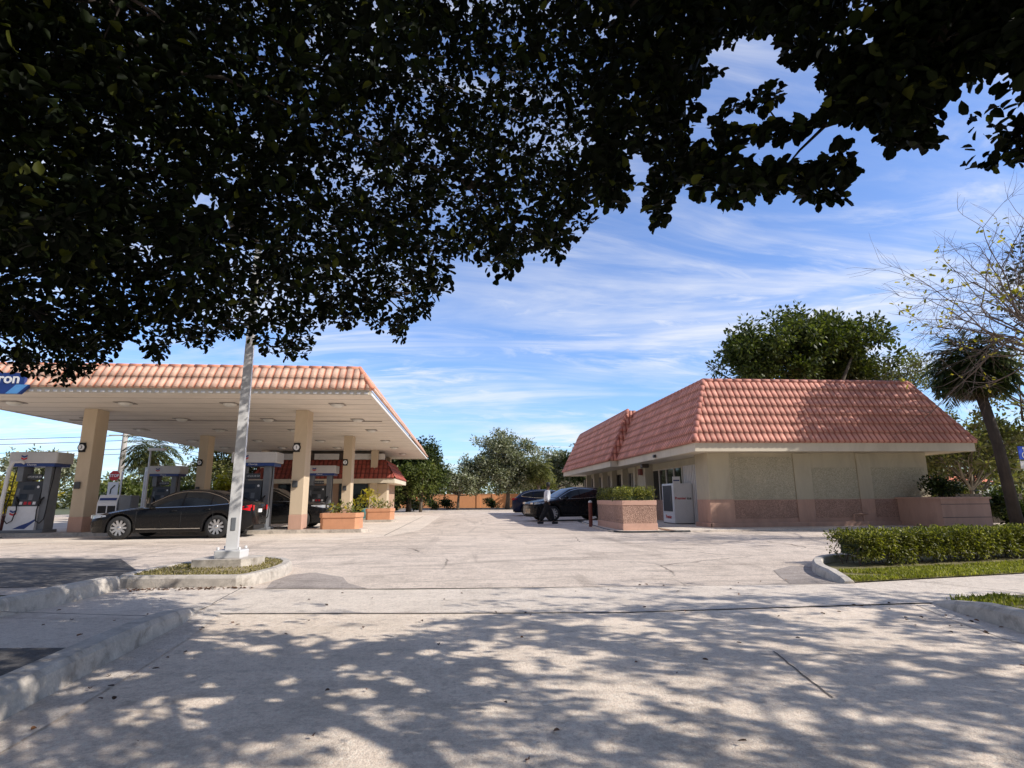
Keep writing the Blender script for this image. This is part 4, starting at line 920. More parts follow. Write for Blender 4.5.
pr = thing('brick_planter', 'pink brick planter in dappled shade at the right end of the shop wall', 'planter', (17.1, 18.0, 0))
mb = MB(); mb.prism([(-.78, .15), (1.02, .15), (1.25, 1.9), (-.95, 1.9)], 0, .98); mb.build('wall', 'pinkband', pr)
mb = MB()
for z in (.36, .80): mb.box(-.785, 1.02, .142, .17, z, z + .02)
mb.build('groove', 'joint', pr)
mb = MB(); mb.prism([(-.83, .1), (1.07, .1), (1.3, 1.95), (-1.0, 1.95)], .982, 1.05); mb.build('coping', 'pinkband', pr)
rs = thing('shrub', 'dark glossy shrub growing in the pink planter beside the wall', 'shrub', (17.0, 18.9, 1.0))
pts = crown_points([(0, 0, .42, .72, .55, .42)], 120, shell=.3); leaves_in(rs, pts, 22, .16, .11, 'leafdark', .55, name='foliage')
mb = MB(); limbs(mb, (0, 0, -.05), pts[:8], .03, top=(0, 0, .2)); mb.build('stems', 'twig', rs)

# ================================================================== CARS
def interp(keys, x):
    xs = [k[0] for k in keys]; ys = [k[1] for k in keys]
    if x <= xs[0]: return ys[0]
    if x >= xs[-1]: return ys[-1]
    i = max(j for j in range(len(xs)) if xs[j] <= x); i = min(i, len(xs) - 2)
    def sl(j):
        if j <= 0 or j >= len(xs) - 1: return 0 if j not in (0, len(xs) - 1) else (ys[min(j + 1, len(xs) - 1)] - ys[max(j - 1, 0)]) / (xs[min(j + 1, len(xs) - 1)] - xs[max(j - 1, 0)])
        a = (ys[j] - ys[j - 1]) / (xs[j] - xs[j - 1]); b = (ys[j + 1] - ys[j]) / (xs[j + 1] - xs[j])
        return 0 if a * b <= 0 else 2 * a * b / (a + b)
    h = xs[i + 1] - xs[i]; t = (x - xs[i]) / h
    return (2 * t**3 - 3 * t**2 + 1) * ys[i] + (t**3 - 2 * t**2 + t) * h * sl(i) + (-2 * t**3 + 3 * t**2) * ys[i + 1] + (t**3 - t**2) * h * sl(i + 1)
def make_car(spec, label, loc, rotz, paintm, cat='car', name='parked_car'):
    """car along +x (nose at x=0 end), centred; built nose towards -x"""
    t = thing(name, label, cat, loc, rotz)
    L, Wd = spec['L'], spec['W']; top, belt, cabw, wid, wb = spec['top'], spec['belt'], spec['cabw'], spec['wid'], spec['wheels']
    wr = spec['wr']; n = 130; secs = []
    def low(x):
        z = interp(spec['low'], x)
        for cx_ in wb:
            d = abs(x - cx_); ar = wr + .055
            if d < ar: z = max(z, math.sqrt(ar * ar - d * d) * 1.0 + wr * .98)
        return z
    def side_y(x, z):
        zb_, zt, w, cw = interp(belt, x), interp(top, x), interp(wid, x), interp(cabw, x)
        k_ = max(0, min(1, (z - zb_) / max(.05, (zt - .06 - zb_))))
        return w * .975 * (1 - k_) + cw * k_ + .03 * math.sin(k_ * math.pi)
    for i in range(n + 1):
        x = L * i / n; zl, zb_, zt, w, cw = low(x), interp(belt, x), interp(top, x), interp(wid, x), interp(cabw, x)
        zb_ = min(zb_, zt - .02); mz = (zb_ * .55 + .45 * .45)
        sec = [(w * .80, max(zl, .2) if zl < .3 else zl - .0), (w * .965, zl), (w * .985, zl + .03), (w * 1.0, max(mz, zl + .04)), (w * 1.0, max(zb_ - .12, zl + .05)), (w * .985, max(zb_ - .03, zl + .06)), (w * .965, zb_)]
        for q in (.15, .5, .85): sec.append((w * .965 * (1 - q) + cw * q + .03 * math.sin(q * math.pi), zb_ + (zt - .05 - zb_) * q))
        sec += [(cw * .96, zt - .028), (cw * .8, zt - .008), (cw * .45, zt + .006), (0, zt + .01)]
        secs.append([(x - L / 2, y, z) for y, z in sec])
    mb = MB(); k_ = len(secs[0])
    vs = [p for s_ in secs for p in s_] + [(p[0], -p[1], p[2]) for s_ in secs for p in s_]
    fs = []; off = (n + 1) * k_
    for i in range(n):
        for c in range(k_ - 1):
            a_, b2, c2, d2 = i * k_ + c, (i + 1) * k_ + c, (i + 1) * k_ + c + 1, i * k_ + c + 1
            fs.append((a_, b2, c2, d2)); fs.append((off + d2, off + c2, off + b2, off + a_))
    for i in (0, n):
        f = [i * k_ + c for c in range(k_)] + [off + i * k_ + c for c in reversed(range(k_ - 1))]; fs.append(f if i == 0 else f[::-1])
    mb.add(vs, fs, 0, True); body = mb.build('body', paintm, t)
    # underbody and wheel wells
    mb = MB(); mb.box(-L / 2 + .15, L / 2 - .15, -Wd * .40, Wd * .40, .2, .55); mb.box(-L / 2 + wb[0] - .5, -L / 2 + wb[0] + .5, -Wd * .36, Wd * .36, .3, .72); mb.box(-L / 2 + wb[1] - .5, -L / 2 + wb[1] + .5, -Wd * .36, Wd * .36, .3, .75); mb.build('underbody', 'black', t)
    # side glass
    for sgn in (1, -1):
        for (x0, x1) in spec['panes']:
            lo = MB(); m_ = 10; q = []
            for i in range(m_ + 1):
                x = x0 + (x1 - x0) * i / m_; a = interp(spec['glo'], x); b = max(interp(spec['ghi'], x), a + .004)
                for j in range(5):
                    z = a + (b - a) * j / 4; q.append((x - L / 2, sgn * (side_y(x, z) + .007), z))
            f = [(i * 5 + j, (i + 1) * 5 + j, (i + 1) * 5 + j + 1, i * 5 + j + 1) for i in range(m_) for j in range(4)]
            lo.add(q, f if sgn < 0 else [ff[::-1] for ff in f], 0, True); lo.build('side_window', 'carglass', t)
        gx0, gx1 = spec['panes'][0][0] - .04, spec['panes'][-1][1] + .05; pth = []
        for i in range(21): x = gx0 + (gx1 - gx0) * i / 20; z = interp(spec['ghi'], x) + .012; pth.append((x - L / 2, sgn * (side_y(x, z) + .008), z))
        lowp = []
        for i in range(21): x = gx1 + (gx0 - gx1) * i / 20; z = interp(spec['glo'], x) - .012; lowp.append((x - L / 2, sgn * (side_y(x, z) + .008), z))
        mb = MB(); mb.tube(pth + lowp + pth[:1], .014, 4); mb.build('window_trim', 'chrome', t)
        mb = MB(); xs_ = np.linspace(wb[0] + .5, wb[1] - .45, 12); mb.tube([(x - L / 2, sgn * (interp(wid, x) * 1.0 + .004), .31) for x in xs_], .013, 4); mb.build('sill_trim', 'chrome' if spec.get('sill', True) else 'black', t)
        for x in spec['handles']:
            z = interp(belt, x) - .09; mb = MB(); mb.tube([(x - .1 - L / 2, sgn * (interp(wid, x) + .012), z), (x - L / 2, sgn * (interp(wid, x) + .025), z), (x + .1 - L / 2, sgn * (interp(wid, x) + .012), z)], .014, 5); mb.build('door_handle', paintm, t)
        # door gaps
        for x in spec['gaps']:
            mb = MB(); zz = np.linspace(.34, interp(spec['glo'], x) - .01, 8)
            mb.tube([(x - L / 2, sgn * (side_y(x, z) if z > interp(belt, x) else interp(wid, x) * (1.0 if z < interp(belt, x) - .1 else .985) + .001), z) for z in zz], .005, 4); mb.build('door_gap', 'black', t)
        # mirror
        mx_ = spec['mirror']; mb = MB(); z = interp(belt, mx_) + .08; y = side_y(mx_, z)
        mb.box(mx_ - L / 2 - .05, mx_ - L / 2 + .08, min(sgn * (y + .02), sgn * (y + .24)), max(sgn * (y + .02), sgn * (y + .24)), z - .05, z + .08, 0, .03); mb.build('wing_mirror', paintm, t)
    # windscreen and rear glass
    for nm, (x0, x1) in (('windscreen', spec['ws']), ('rear_window', spec['rg'])):
        q = []; m_ = 8
        for i in range(m_ + 1):
            x = x0 + (x1 - x0) * i / m_; cw = interp(cabw, x) * .88; zt = interp(top, x)
            for j in range(9):
                y = cw * (j / 4 - 1); zz = zt + .012 + .004 * (1 - (y / cw) ** 2) - (.02 * abs(y / cw) ** 4); q.append((x - L / 2, y, zz + .004))
        mb = MB(); mb.add(q, [(i * 9 + j, (i + 1) * 9 + j, (i + 1) * 9 + j + 1, i * 9 + j + 1)[::(-1 if True else 1)] for i in range(m_) for j in range(8)], 0, True); mb.build(nm, 'carglass', t)
    # lamps
    for sgn in (1, -1):
        for nm, mt, (xa, xb, za, zb2) in (('headlight', 'headlight', spec['hl']), ('tail_light', 'taillight', spec['tl'])):
            q = []; m_ = 8
            for i in range(m_ + 1):
                x = xa + (xb - xa) * i / m_; s_ = i / m_ if nm == 'headlight' else 1 - i / m_
                zc_ = (za + zb2) / 2 + (.03 if nm == 'headlight' else .0) * s_; hh = (zb2 - za) / 2 * (1 - .75 * s_)
                for z in (zc_ - hh, zc_, zc_ + hh):
                    zbb = interp(belt, x); w_ = interp(wid, x); y = w_ * (1.0 if z < zbb - .12 else .985 if z < zbb - .02 else .965) + .006; q.append((x - L / 2, sgn * y, z))
            f = [(i * 3 + j, (i + 1) * 3 + j, (i + 1) * 3 + j + 1, i * 3 + j + 1) for i in range(m_) for j in range(2)]
            mb = MB(); mb.add(q, f if sgn < 0 else [ff[::-1] for ff in f], 0, True)
            xe = (-L / 2 - .012) if nm == 'headlight' else (L / 2 + .012); we = interp(wid, 0 if nm == 'headlight' else L)
            y0, y1 = sgn * we * (.55 if nm == 'headlight' else .84), sgn * we * .99
            mb.box(xe - .01, xe + .01, min(y0, y1), max(y0, y1), za + .02, zb2 - .02, 0, .005); mb.build(nm, mt, t)
    # grille, bumper, plate
    mb = MB(); mb.box(-L / 2 - .014, -L / 2 + .02, -.36, .36, .38, .60, 0, .01); gr_ = mb.build('grille', 'black', t)
    mb = MB()
    for j in range(5): mb.box(-L / 2 - .02, -L / 2 - .012, -.33, .33, .40 + j * .043, .412 + j * .043)
    mb.build('grille_bar', 'chrome', gr_)
    mb = MB(); mb.box(L / 2 + .002, L / 2 + .018, -.16, .16, spec['tl'][2] - .05, spec['tl'][2] + .06); mb.build('licence_plate', 'white', t)
    mb = MB(); mb.box(L / 2 - .02, L / 2 + .03, -.5, .5, .24, .36, 0, .02); mb.build('rear_bumper_insert', 'black', t)
    # wheels
    for cx_ in wb:
        for sgn in (1, -1):
            wt = .205; yo = Wd / 2 - .015
            mb = MB(); y1 = sgn * yo; y0 = sgn * (yo - wt)
            prof = [(wr * .66, 0), (wr * .80, -.004), (wr * .93, .012), (wr, .04), (wr, wt - .04), (wr * .9, wt - .005), (wr * .6, wt)]
            mb.lathe([(r, y1 - sgn * h) for r, h in prof], 32, 'y', c=(cx_ - L / 2, 0, wr)); wh = mb.build('wheel', 'tyre', t)
            mb = MB(); c_ = (cx_ - L / 2, 0, wr)
            mb.lathe([(wr * .70, y1 - sgn * .002), (wr * .66, y1 - sgn * .02), (wr * .64, y1 - sgn * .10)], 32, 'y', c=c_)
            mb.lathe([(0, y1 - sgn * .015), (wr * .15, y1 - sgn * .018), (wr * .17, y1 - sgn * .05)], 16, 'y', c=c_)
            ns = spec['spokes']
            for s_ in range(ns):
                a = 2 * math.pi * s_ / ns; ca, sa = math.cos(a), math.sin(a); w1, w2 = .032, .046
                def pt_(r, o, y): return (c_[0] + ca * r - sa * o, y, c_[2] + sa * r + ca * o)
                q = [pt_(wr * .12, -w1, y1 - sgn * .02), pt_(wr * .12, w1, y1 - sgn * .02), pt_(wr * .67, w2 * .7, y1 - sgn * .012), pt_(wr * .67, -w2 * .7, y1 - sgn * .012),
                     pt_(wr * .12, -w1, y1 - sgn * .06), pt_(wr * .12, w1, y1 - sgn * .06), pt_(wr * .67, w2 * .7, y1 - sgn * .05), pt_(wr * .67, -w2 * .7, y1 - sgn * .05)]
                mb.add(q, [(0, 1, 2, 3), (4, 7, 6, 5), (0, 3, 7, 4), (1, 5, 6, 2)])
            mb.build('rim', 'rim', wh)
            mb = MB(); mb.lathe([(0, y1 - sgn * .11), (wr * .64, y1 - sgn * .105)], 24, 'y', c=c_); mb.build('brake_shadow', 'black', wh)
    return t
sedan = dict(L=4.7, W=1.86, wr=.345, wheels=(.96, 3.74), spokes=10,
    top=[(0, .60), (.06, .68), (.3, .77), (1.0, .90), (1.45, .965), (1.9, 1.20), (2.35, 1.415), (2.8, 1.475), (3.3, 1.45), (3.75, 1.33), (4.15, 1.18), (4.4, 1.13), (4.63, 1.08), (4.7, .98)],
    belt=[(0, .56), (.1, .62), (.4, .70), (1.2, .86), (2.4, .92), (3.6, .965), (4.3, 1.0), (4.63, .96), (4.7, .90)],
    cabw=[(0, .55), (.2, .66), (1.2, .76), (1.7, .70), (2.4, .60), (3.2, .60), (3.9, .62), (4.4, .66), (4.7, .6)],
    wid=[(0, .62), (.12, .76), (.4, .86), (.9, .915), (2.2, .925), (3.8, .92), (4.4, .87), (4.58, .80), (4.7, .70)],
    low=[(0, .30), (.15, .22), (.6, .20), (4.2, .21), (4.56, .28), (4.7, .36)],
    glo=[(1.55, .93), (2.4, .95), (3.4, .985), (4.05, 1.04)], ghi=[(1.55, .95), (1.9, 1.13), (2.3, 1.31), (2.7, 1.385), (3.2, 1.375), (3.6, 1.28), (3.9, 1.15), (4.05, 1.05)],
    panes=((1.62, 2.68), (2.73, 3.50), (3.54, 3.98)), handles=(2.48, 3.45), gaps=(1.42, 2.70, 3.62), mirror=1.78, ws=(1.5, 2.3), rg=(3.45, 4.1), hl=(.05, .55, .60, .74), tl=(4.36, 4.68, .80, 1.00))
suv = dict(L=4.7, W=1.9, wr=.37, wheels=(.95, 3.68), spokes=10,
    top=[(0, .80), (.08, .90), (.5, 1.0), (1.15, 1.10), (1.7, 1.38), (2.1, 1.57), (2.7, 1.64), (3.4, 1.62), (3.9, 1.55), (4.25, 1.38), (4.5, 1.18), (4.66, 1.08), (4.7, .98)],
    belt=[(0, .76), (.15, .84), (.5, .92), (1.3, 1.02), (2.5, 1.06), (3.6, 1.12), (4.3, 1.14), (4.7, .95)],
    cabw=[(0, .6), (.3, .74), (1.2, .80), (1.8, .70), (2.4, .64), (3.4, .62), (4.2, .64), (4.7, .66)],
    wid=[(0, .66), (.12, .80), (.4, .88), (.95, .94), (2.2, .94), (3.8, .94), (4.4, .90), (4.6, .84), (4.7, .78)],
    low=[(0, .34), (.2, .26), (.6, .25), (4.2, .27), (4.6, .34), (4.7, .42)],
    glo=[(1.3, 1.07), (2.4, 1.10), (3.4, 1.16), (4.1, 1.24)], ghi=[(1.3, 1.09), (1.7, 1.30), (2.1, 1.47), (2.6, 1.54), (3.3, 1.52), (3.8, 1.42), (4.1, 1.26)],
    panes=((1.4, 2.4), (2.45, 3.25), (3.3, 4.0)), handles=(2.25, 3.15), gaps=(1.3, 2.42, 3.3), mirror=1.62, ws=(1.25, 2.05), rg=(4.0, 4.5), hl=(.04, .55, .80, .92), tl=(4.2, 4.68, .98, 1.12), sill=False)
make_car(sedan, 'black saloon car with silver ten spoke wheels parked at the front pump', (-8.83, 19.2, 0), R(1), 'carblack')
make_car(suv, 'black car with silver multi-spoke wheels behind the front canopy column', (-7.75, 24.4, 0), math.pi, 'carblack')
make_car(suv, 'glossy black crossover with nose out beside the square hedge planter', (5.6, 28.9, 0), R(15), 'carpearl')
make_car(suv, 'dark blue sport utility car parked beyond the black crossover', (5.75, 36.5, 0), R(158), 'carnavy')

# ================================================================== PERSON
def skinned(name, verts, edges, mat, parent, root=0, sub=2):
    me = bpy.data.meshes.new(name); me.from_pydata([v[0] for v in verts], edges, []); me.update()
    o = bpy.data.objects.new(name, me); COL.objects.link(o)
    mod = o.modifiers.new('skin', 'SKIN'); mod.use_smooth_shade = True
    for i, v in enumerate(verts):
        r = v[1]; me.skin_vertices[0].data[i].radius = r if isinstance(r, tuple) else (r, r); me.skin_vertices[0].data[i].use_root = (i == root)
    sm = o.modifiers.new('sub', 'SUBSURF'); sm.levels = sub; sm.render_levels = sub
    bpy.context.view_layer.update()
    nm = bpy.data.meshes.new_from_object(o.evaluated_get(bpy.context.evaluated_depsgraph_get()))
    COL.objects.unlink(o); bpy.data.objects.remove(o); nm.materials.clear(); nm.materials.append(M[mat])
    q = bpy.data.objects.new(name, nm); COL.objects.link(q); q.parent = parent; return q
pe = thing('person', 'person in a white shirt and loose black trousers walking across the lot', 'person', (3.78, 25.0, 0), R(8))
# x = forward, y = left
bv = [((0, 0, .95), (.13, .10)), ((0.01, 0, 1.12), (.12, .09)), ((.03, 0, 1.32), (.15, .10)), ((.04, 0, 1.44), (.08, .07)), ((.06, 0, 1.52), (.052, .052)), ((.085, 0, 1.60), (.07, .075)), ((.09, 0, 1.68), (.085, .09)), ((.085, 0, 1.74), (.06, .065)),
      ((.03, .17, 1.38), .055), ((.0, .23, 1.13), .042), ((.14, .25, .92), .032), ((.20, .245, .84), .035), ((.03, -.17, 1.38), .055), ((-.06, -.24, 1.13), .042), ((.02, -.27, .90), .032), ((.06, -.265, .81), .035),
      ((.0, .09, .88), .085), ((.22, .10, .50), .06), ((.30, .10, .10), .04), ((.42, .11, .03), .032), ((.0, -.09, .88), .085), ((-.14, -.10, .50), .06), ((-.38, -.10, .12), .04), ((-.26, -.11, .035), .032)]
be = [(0, 1), (1, 2), (2, 3), (3, 4), (4, 5), (5, 6), (6, 7), (2, 8), (8, 9), (9, 10), (10, 11), (2, 12), (12, 13), (13, 14), (14, 15), (0, 16), (16, 17), (17, 18), (18, 19), (0, 20), (20, 21), (21, 22), (22, 23)]
skinned('body', bv, be, 'skin', pe)
skinned('shirt', [((0, 0, .93), (.185, .16)), ((.01, 0, 1.12), (.175, .15)), ((.03, 0, 1.33), (.19, .15)), ((.045, 0, 1.45), (.085, .075)), ((.03, .18, 1.38), .078), ((.0, .235, 1.13), .065), ((.12, .25, .95), .05), ((.03, -.18, 1.38), .078), ((-.06, -.245, 1.13), .065), ((.0, -.27, .94), .05)], [(0, 1), (1, 2), (2, 3), (2, 4), (4, 5), (5, 6), (2, 7), (7, 8), (8, 9)], 'shirt', pe)
skinned('trousers', [((0, 0, .97), (.16, .14)), ((.0, .10, .84), .14), ((.20, .10, .50), .12), ((.29, .10, .12), .11), ((.0, -.10, .84), .14), ((-.13, -.10, .50), .12), ((-.36, -.10, .14), .11)], [(0, 1), (1, 2), (2, 3), (0, 4), (4, 5), (5, 6)], 'trousers', pe)
for (x, y, z, rx_) in ((.32, .10, .0, 0), (-.40, -.10, .02, 0)):
    mb = MB(); mb.box(x - .08, x + .20, y - .05, y + .05, z, z + .09, 0, .03); mb.build('shoe', 'black', pe)
mb = MB(); mb.lathe([(0, .115), (.05, .105), (.085, .07), (.10, .01), (.098, -.05), (.085, -.09)], 18, c=(.075, 0, 1.70)); mb.build('hair', 'hair', pe)
for sy in (-1, 1):
    for k_ in range(4):
        x0, y0, z0 = (.20 if sy > 0 else .06) + .0, sy * (.25 + .0), (.80 if sy > 0 else .77)
        pass

# ================================================================== SIGNS AND POLES (left background)
st = thing('stop_sign', 'red stop sign above a white arrow board on a white post', 'sign', (-18.4, 32, 0))
mb = MB(); mb.tube([(.35, .05, 0), (.35, .05, 2.7)], .04, 6); mb.build('post', 'whitetrim', st)
mb = MB(); mb.extrude([(.0 + .28 * math.cos(R(22.5 + 45 * i)), -.02, 2.45 + .28 * math.sin(R(22.5 + 45 * i))) for i in range(8)][::-1], (0, .02, 0)); mb.build('octagon', 'red', st)
text_mesh('lettering', 'STOP', .2, 'white', st, (0, -.025, 2.45), (R(90), 0, 0), .003, .006)
mb = MB(); mb.box(-.26, .26, -.02, 0, 1.35, 2.12); ab = mb.build('arrow_board', 'white', st)
mb = MB(); mb.tube([(-.1, -.03, 1.5), (-.08, -.03, 1.75), (.1, -.03, 1.95)], .03, 4); mb.build('arrow', 'black', ab)
mb = MB(); mb.tube([(-.2, .05, 0), (-.2, .05, 2.1)], .03, 6); mb.build('post', 'whitetrim', st)
for i, (x, y, h, lab) in enumerate(((-17.9, 34, 3.0, 'thin white pole just right of the stop sign'), (-16.2, 31, 3.7, 'thin white pole topped by a small flat lamp behind the far pump'), (-16.9, 50, 6, 'thin pale pole standing among the trees beyond the rear column'))):
    t = thing('pole', lab, 'pole', (x, y, 0)); mb = MB(); mb.tube([(0, 0, 0), (0, 0, h)], [.07, .05], 8); mb.build('shaft', 'whitetrim', t)
    if i == 1: mb = MB(); mb.box(-.1, .75, -.15, .15, h, h + .12, 0, .03); mb.build('lamp_head', 'whitetrim', t)
ut = thing('utility_pole', 'tall grey concrete utility pole carrying the overhead wires', 'utility pole', (-28.3, 50, 0))
mb = MB(); mb.tube([(0, 0, 0), (0, 0, 11)], [.26, .17], 8); mb.build('shaft', 'poleconc', ut); mb = MB(); mb.box(-1.3, 1.3, -.06, .06, 9.6, 9.8); mb.box(-1.3, 1.3, -.06, .06, 6.5, 6.6); mb.build('crossarm', 'poleconc', ut)
for i in range(4):
    mb = MB(); z = 6.55 - .42 * i - (0.3 if i > 1 else 0)
    for x0, y0, x1, y1 in ((-75, 51, -28.3, 50), (-28.3, 50, -30, 120)):
        pts = [(x0 + (x1 - x0) * j / 12, y0 + (y1 - y0) * j / 12 + i * .03, z - .5 * 4 * (j / 12) * (1 - j / 12)) for j in range(13)]; mb.tube(pts, .022, 4)
    w_ = mb.build('overhead_wire', 'darkgrey'); tag(w_, ['uppermost', 'second', 'third', 'lowest'][i] + ' black overhead wire running past the utility pole', 'wire', 'overhead wires')
ds = thing('parking_sign', 'blue wheelchair parking sign at the right picture edge', 'sign', (16.3, 15.0, 0))
mb = MB(); mb.tube([(.05, .03, 0), (.05, .03, 2.5)], .03, 6); mb.build('post', 'steelgrey', ds)
mb = MB(); mb.box(-.14, .24, -.01, .01, 2.12, 2.5); bd = mb.build('board', surf('sign_blue', (.02, .07, .5), .4, .1), ds)
mb = MB(); mb.lathe([(.07, 0), (.1, 0)], 16, 'y', c=(.04, -.014, 2.24)); mb.lathe([(0, 0), (.03, 0)], 12, 'y', c=(.02, -.014, 2.45)); mb.tube([(.02, -.014, 2.42), (.03, -.014, 2.3), (.12, -.014, 2.3), (.16, -.014, 2.2)], .012, 4); mb.build('wheelchair_symbol', 'white', bd)
mb = MB(); mb.box(-.14, .24, -.01, .01, 1.86, 2.08); mb.build('fine_plate', 'whitetrim', ds)
ow = thing('boundary_wall', 'long orange rendered wall at the back of the lot', 'wall', (1.0, 62.5, 0))
mb = MB(); mb.box(-9.5, 6.4, 0, .25, 0, 1.5); mb.build('panel', 'orangewall', ow)
for x in (-6, -2.5, .9, 2.6, 6.3): mb = MB(); mb.box(x - .2, x + .2, -.06, .31, 0, 1.58); mb.build('pier', 'orangewall', ow)
mb = MB(); mb.box(-9.6, 6.5, -.04, .29, 1.502, 1.57); mb.build('coping', surf('orange_coping', (.65, .36, .2), .9, .1), ow)
kerb('kerb', smooth([(6.5, 57.5), (-.2, 58.3), (-.5, 60.5), (-12, 62)], 1), .3, .14)
bb = thing('storage_shed', 'low taupe building with flat roof beyond the blue car', 'building', (16, 70, 0))
mb = MB(); mb.box(-6, 10, 0, 6, 0, 3.9); mb.build('wall', 'housegrey', bb); mb = MB(); mb.box(-6.3, 10.3, -.4, 6.3, 3.9, 4.2); mb.build('roof', 'fascia', bb)
for x in (-3, 1, 5): mb = MB(); mb.box(x, x + 1.2, -.03, 0, 1, 2.4); mb.build('window', 'glass', bb)
def house(x, y, w, lab):
    t = thing('house', lab, 'house', (x, y, 0), group='houses beyond the right planter')
    mb = MB(); mb.box(-w, w, 0, 6, 0, 2.2); mb.build('wall', 'housewall', t)
    mb = MB(); mb.add([(-w - .4, -.4, 2.2), (w + .4, -.4, 2.2), (w + .4, 6.4, 2.2), (-w - .4, 6.4, 2.2), (-w * .3, 3, 3.8), (w * .3, 3, 3.8)], [(0, 1, 5, 4), (1, 2, 5), (2, 3, 4, 5), (3, 0, 4), (3, 2, 1, 0)]); mb.build('roof', surf('house_roof', (.75, .24, .13), .8, .15, 3, .3), t)
    for q in (-.5, .4): mb = MB(); mb.box(w * q - .5, w * q + .5, -.02, 0, .9, 1.8); mb.build('window', 'glass', t)
house(39.8, 43, 1.7, 'pale house with an orange roof seen just right of the shop wall'); house(44.6, 47, 2.4, 'pale house with an orange roof seen left of the leaning trunk')

# ================================================================== HEDGE, PLANTS
hd = thing('hedge', 'low clipped green hedge along the right hand verge', 'hedge', (6.34, 8.76, .02))
ang = math.atan2(1.0, 5.2); ca, sa = math.cos(ang), math.sin(ang)
def hp(u, v, z): return (u * ca - v * sa, u * sa + v * ca, z)
pts = []; 
for _ in range(5200):
    u, v, z = random.uniform(0, 8.5), random.uniform(0, .75), random.uniform(.08, .47)
    f = random.random()
    if f < .45: z = random.uniform(.41, .485)
    elif f < .8: v = random.uniform(-.02, .12)
    if u < .3: u = random.uniform(.12, .5)
    bulge = .05 * noise.noise(Vector((u * 1.5, v * 2, z * 2))); v += bulge; z += bulge * .8
    if noise.noise(Vector((u * 3, z * 5, v * 3))) < -.28 and v < .3 and z < .5: continue
    if z < .2 and random.random() < .6: continue
    pts.append(hp(u, v, z))
leaves_in(hd, pts, 15, .07, .042, 'leafhedge', .55, name='foliage', shape='hex')
mb = MB()
for i in range(120):
    u = random.uniform(.1, 8.4); v = random.uniform(.1, .6); a = [hp(u, v, 0), hp(u + random.uniform(-.1, .1), v + random.uniform(-.08, .08), .25), hp(u + random.uniform(-.22, .22), v + random.uniform(-.2, .2), .45)]; mb.tube(a, [.012, .009, .004], 4)
mb.build('stems', 'twig', hd)
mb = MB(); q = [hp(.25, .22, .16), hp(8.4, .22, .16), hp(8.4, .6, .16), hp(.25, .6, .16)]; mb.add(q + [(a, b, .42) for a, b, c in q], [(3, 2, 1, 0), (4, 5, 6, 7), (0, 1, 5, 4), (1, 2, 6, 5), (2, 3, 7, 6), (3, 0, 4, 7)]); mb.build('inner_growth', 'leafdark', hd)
def bush(name, lab, loc, blobs, ncl, per, clr, leaf, mat, cat='shrub', wr=.5, group=None):
    t = thing(name, lab, cat, loc, group=group); pts = crown_points(blobs, ncl, shell=.4); leaves_in(t, pts, per, clr, leaf, mat, wr)
    mb = MB(); limbs(mb, (0, 0, 0), pts[:8], .05, top=(0, 0, min(.5, blobs[0][2] * .5))); mb.build('stems', 'twig', t); return t
bush('bush', 'dark shaded bush between the pink planter and the leaning trunk', (20.1, 19.2, 0), [(0, 0, .6, 1.1, .7, .62)], 260, 26, .2, .14, 'leafdark')
gt = thing('wooden_gate', 'dark stained wooden gate behind the shaded bush', 'gate', (20.3, 20.3, 0))
mb = MB(); [mb.box(-1.4 + i * .2, -1.22 + i * .2, 0, .04, .05, 1.15) for i in range(14)]; mb.build('boards', 'bronze', gt); mb = MB(); mb.box(-1.4, 1.4, .045, .08, .3, .4); mb.box(-1.4, 1.4, .045, .08, .85, .95); mb.build('rail', 'bronze', gt)
bush('hedge', 'long low dark hedge behind the right planter', (25, 26, 0), [(-4, 0, .7, 3, .8, .75), (1, 0, .7, 3.5, .8, .7), (7, 0, .7, 3.5, .8, .7)], 600, 22, .3, .2, 'leafolive', 'hedge')

# ================================================================== TREES
# behind the right building
tree('broadleaf_tree', 'dense dark green tree rising behind the terracotta mansard roof', (21, 32, 0), [(18.3, 31, 9.6, 3.2, 3, 2.0), (21.3, 32, 10.4, 3.4, 3, 2.5), (24.0, 32, 9.8, 3.3, 3, 2.3), (16.6, 31, 9.0, 1.8, 2, 1.2), (22, 33, 8.2, 4.5, 3, 1.8)], 1000, 40, .27, 'leafmid', 'bark', .35, .5, nz=.75, thr=-.02)
tree('olive_tree', 'thin grey green tree above the right end of the roof', (26.5, 33, 0), [(24.0, 32, 7.8, 2.6, 2, 1.5), (27.0, 32, 8.2, 2.6, 2, 1.6)], 260, 34, .2, 'leafolive', 'bark', .2, .5)
# distant centre
tree('evergreen_tree', 'dark evergreen tree just right of the canopy tip', (-4.6, 51, 0), [(-5.8, 51, 4.6, 2.6, 2, 1.9), (-3.7, 51, 4.4, 2.2, 2, 2.0), (-4.6, 51, 2.3, 3.6, 2, 1.9), (-2.6, 51, 3.0, 1.4, 2, 1.3)], 620, 30, .30, 'leafdark', 'bark', .2, .5)
tree('broadleaf_tree', 'olive green tree in front of the dark evergreen', (-3.4, 49, 0), [(-3.6, 49, 2.7, 2.0, 1.5, 1.4), (-5.2, 49, 2.4, 1.5, 1.5, 1.2)], 240, 30, .26, 'leafgreen', 'bark', .12, .45)
tree('silver_tree', 'low silvery leaved tree in front of the orange wall', (-.3, 56, 0), [(-.6, 56, 3.0, 2.6, 1.8, 1.1), (1.0, 56, 2.6, 1.6, 1.5, 1.0), (-2.2, 56, 2.5, 1.5, 1.5, .9)], 330, 28, .26, 'leafsilver', 'bark', .12, .4, flat=.7)
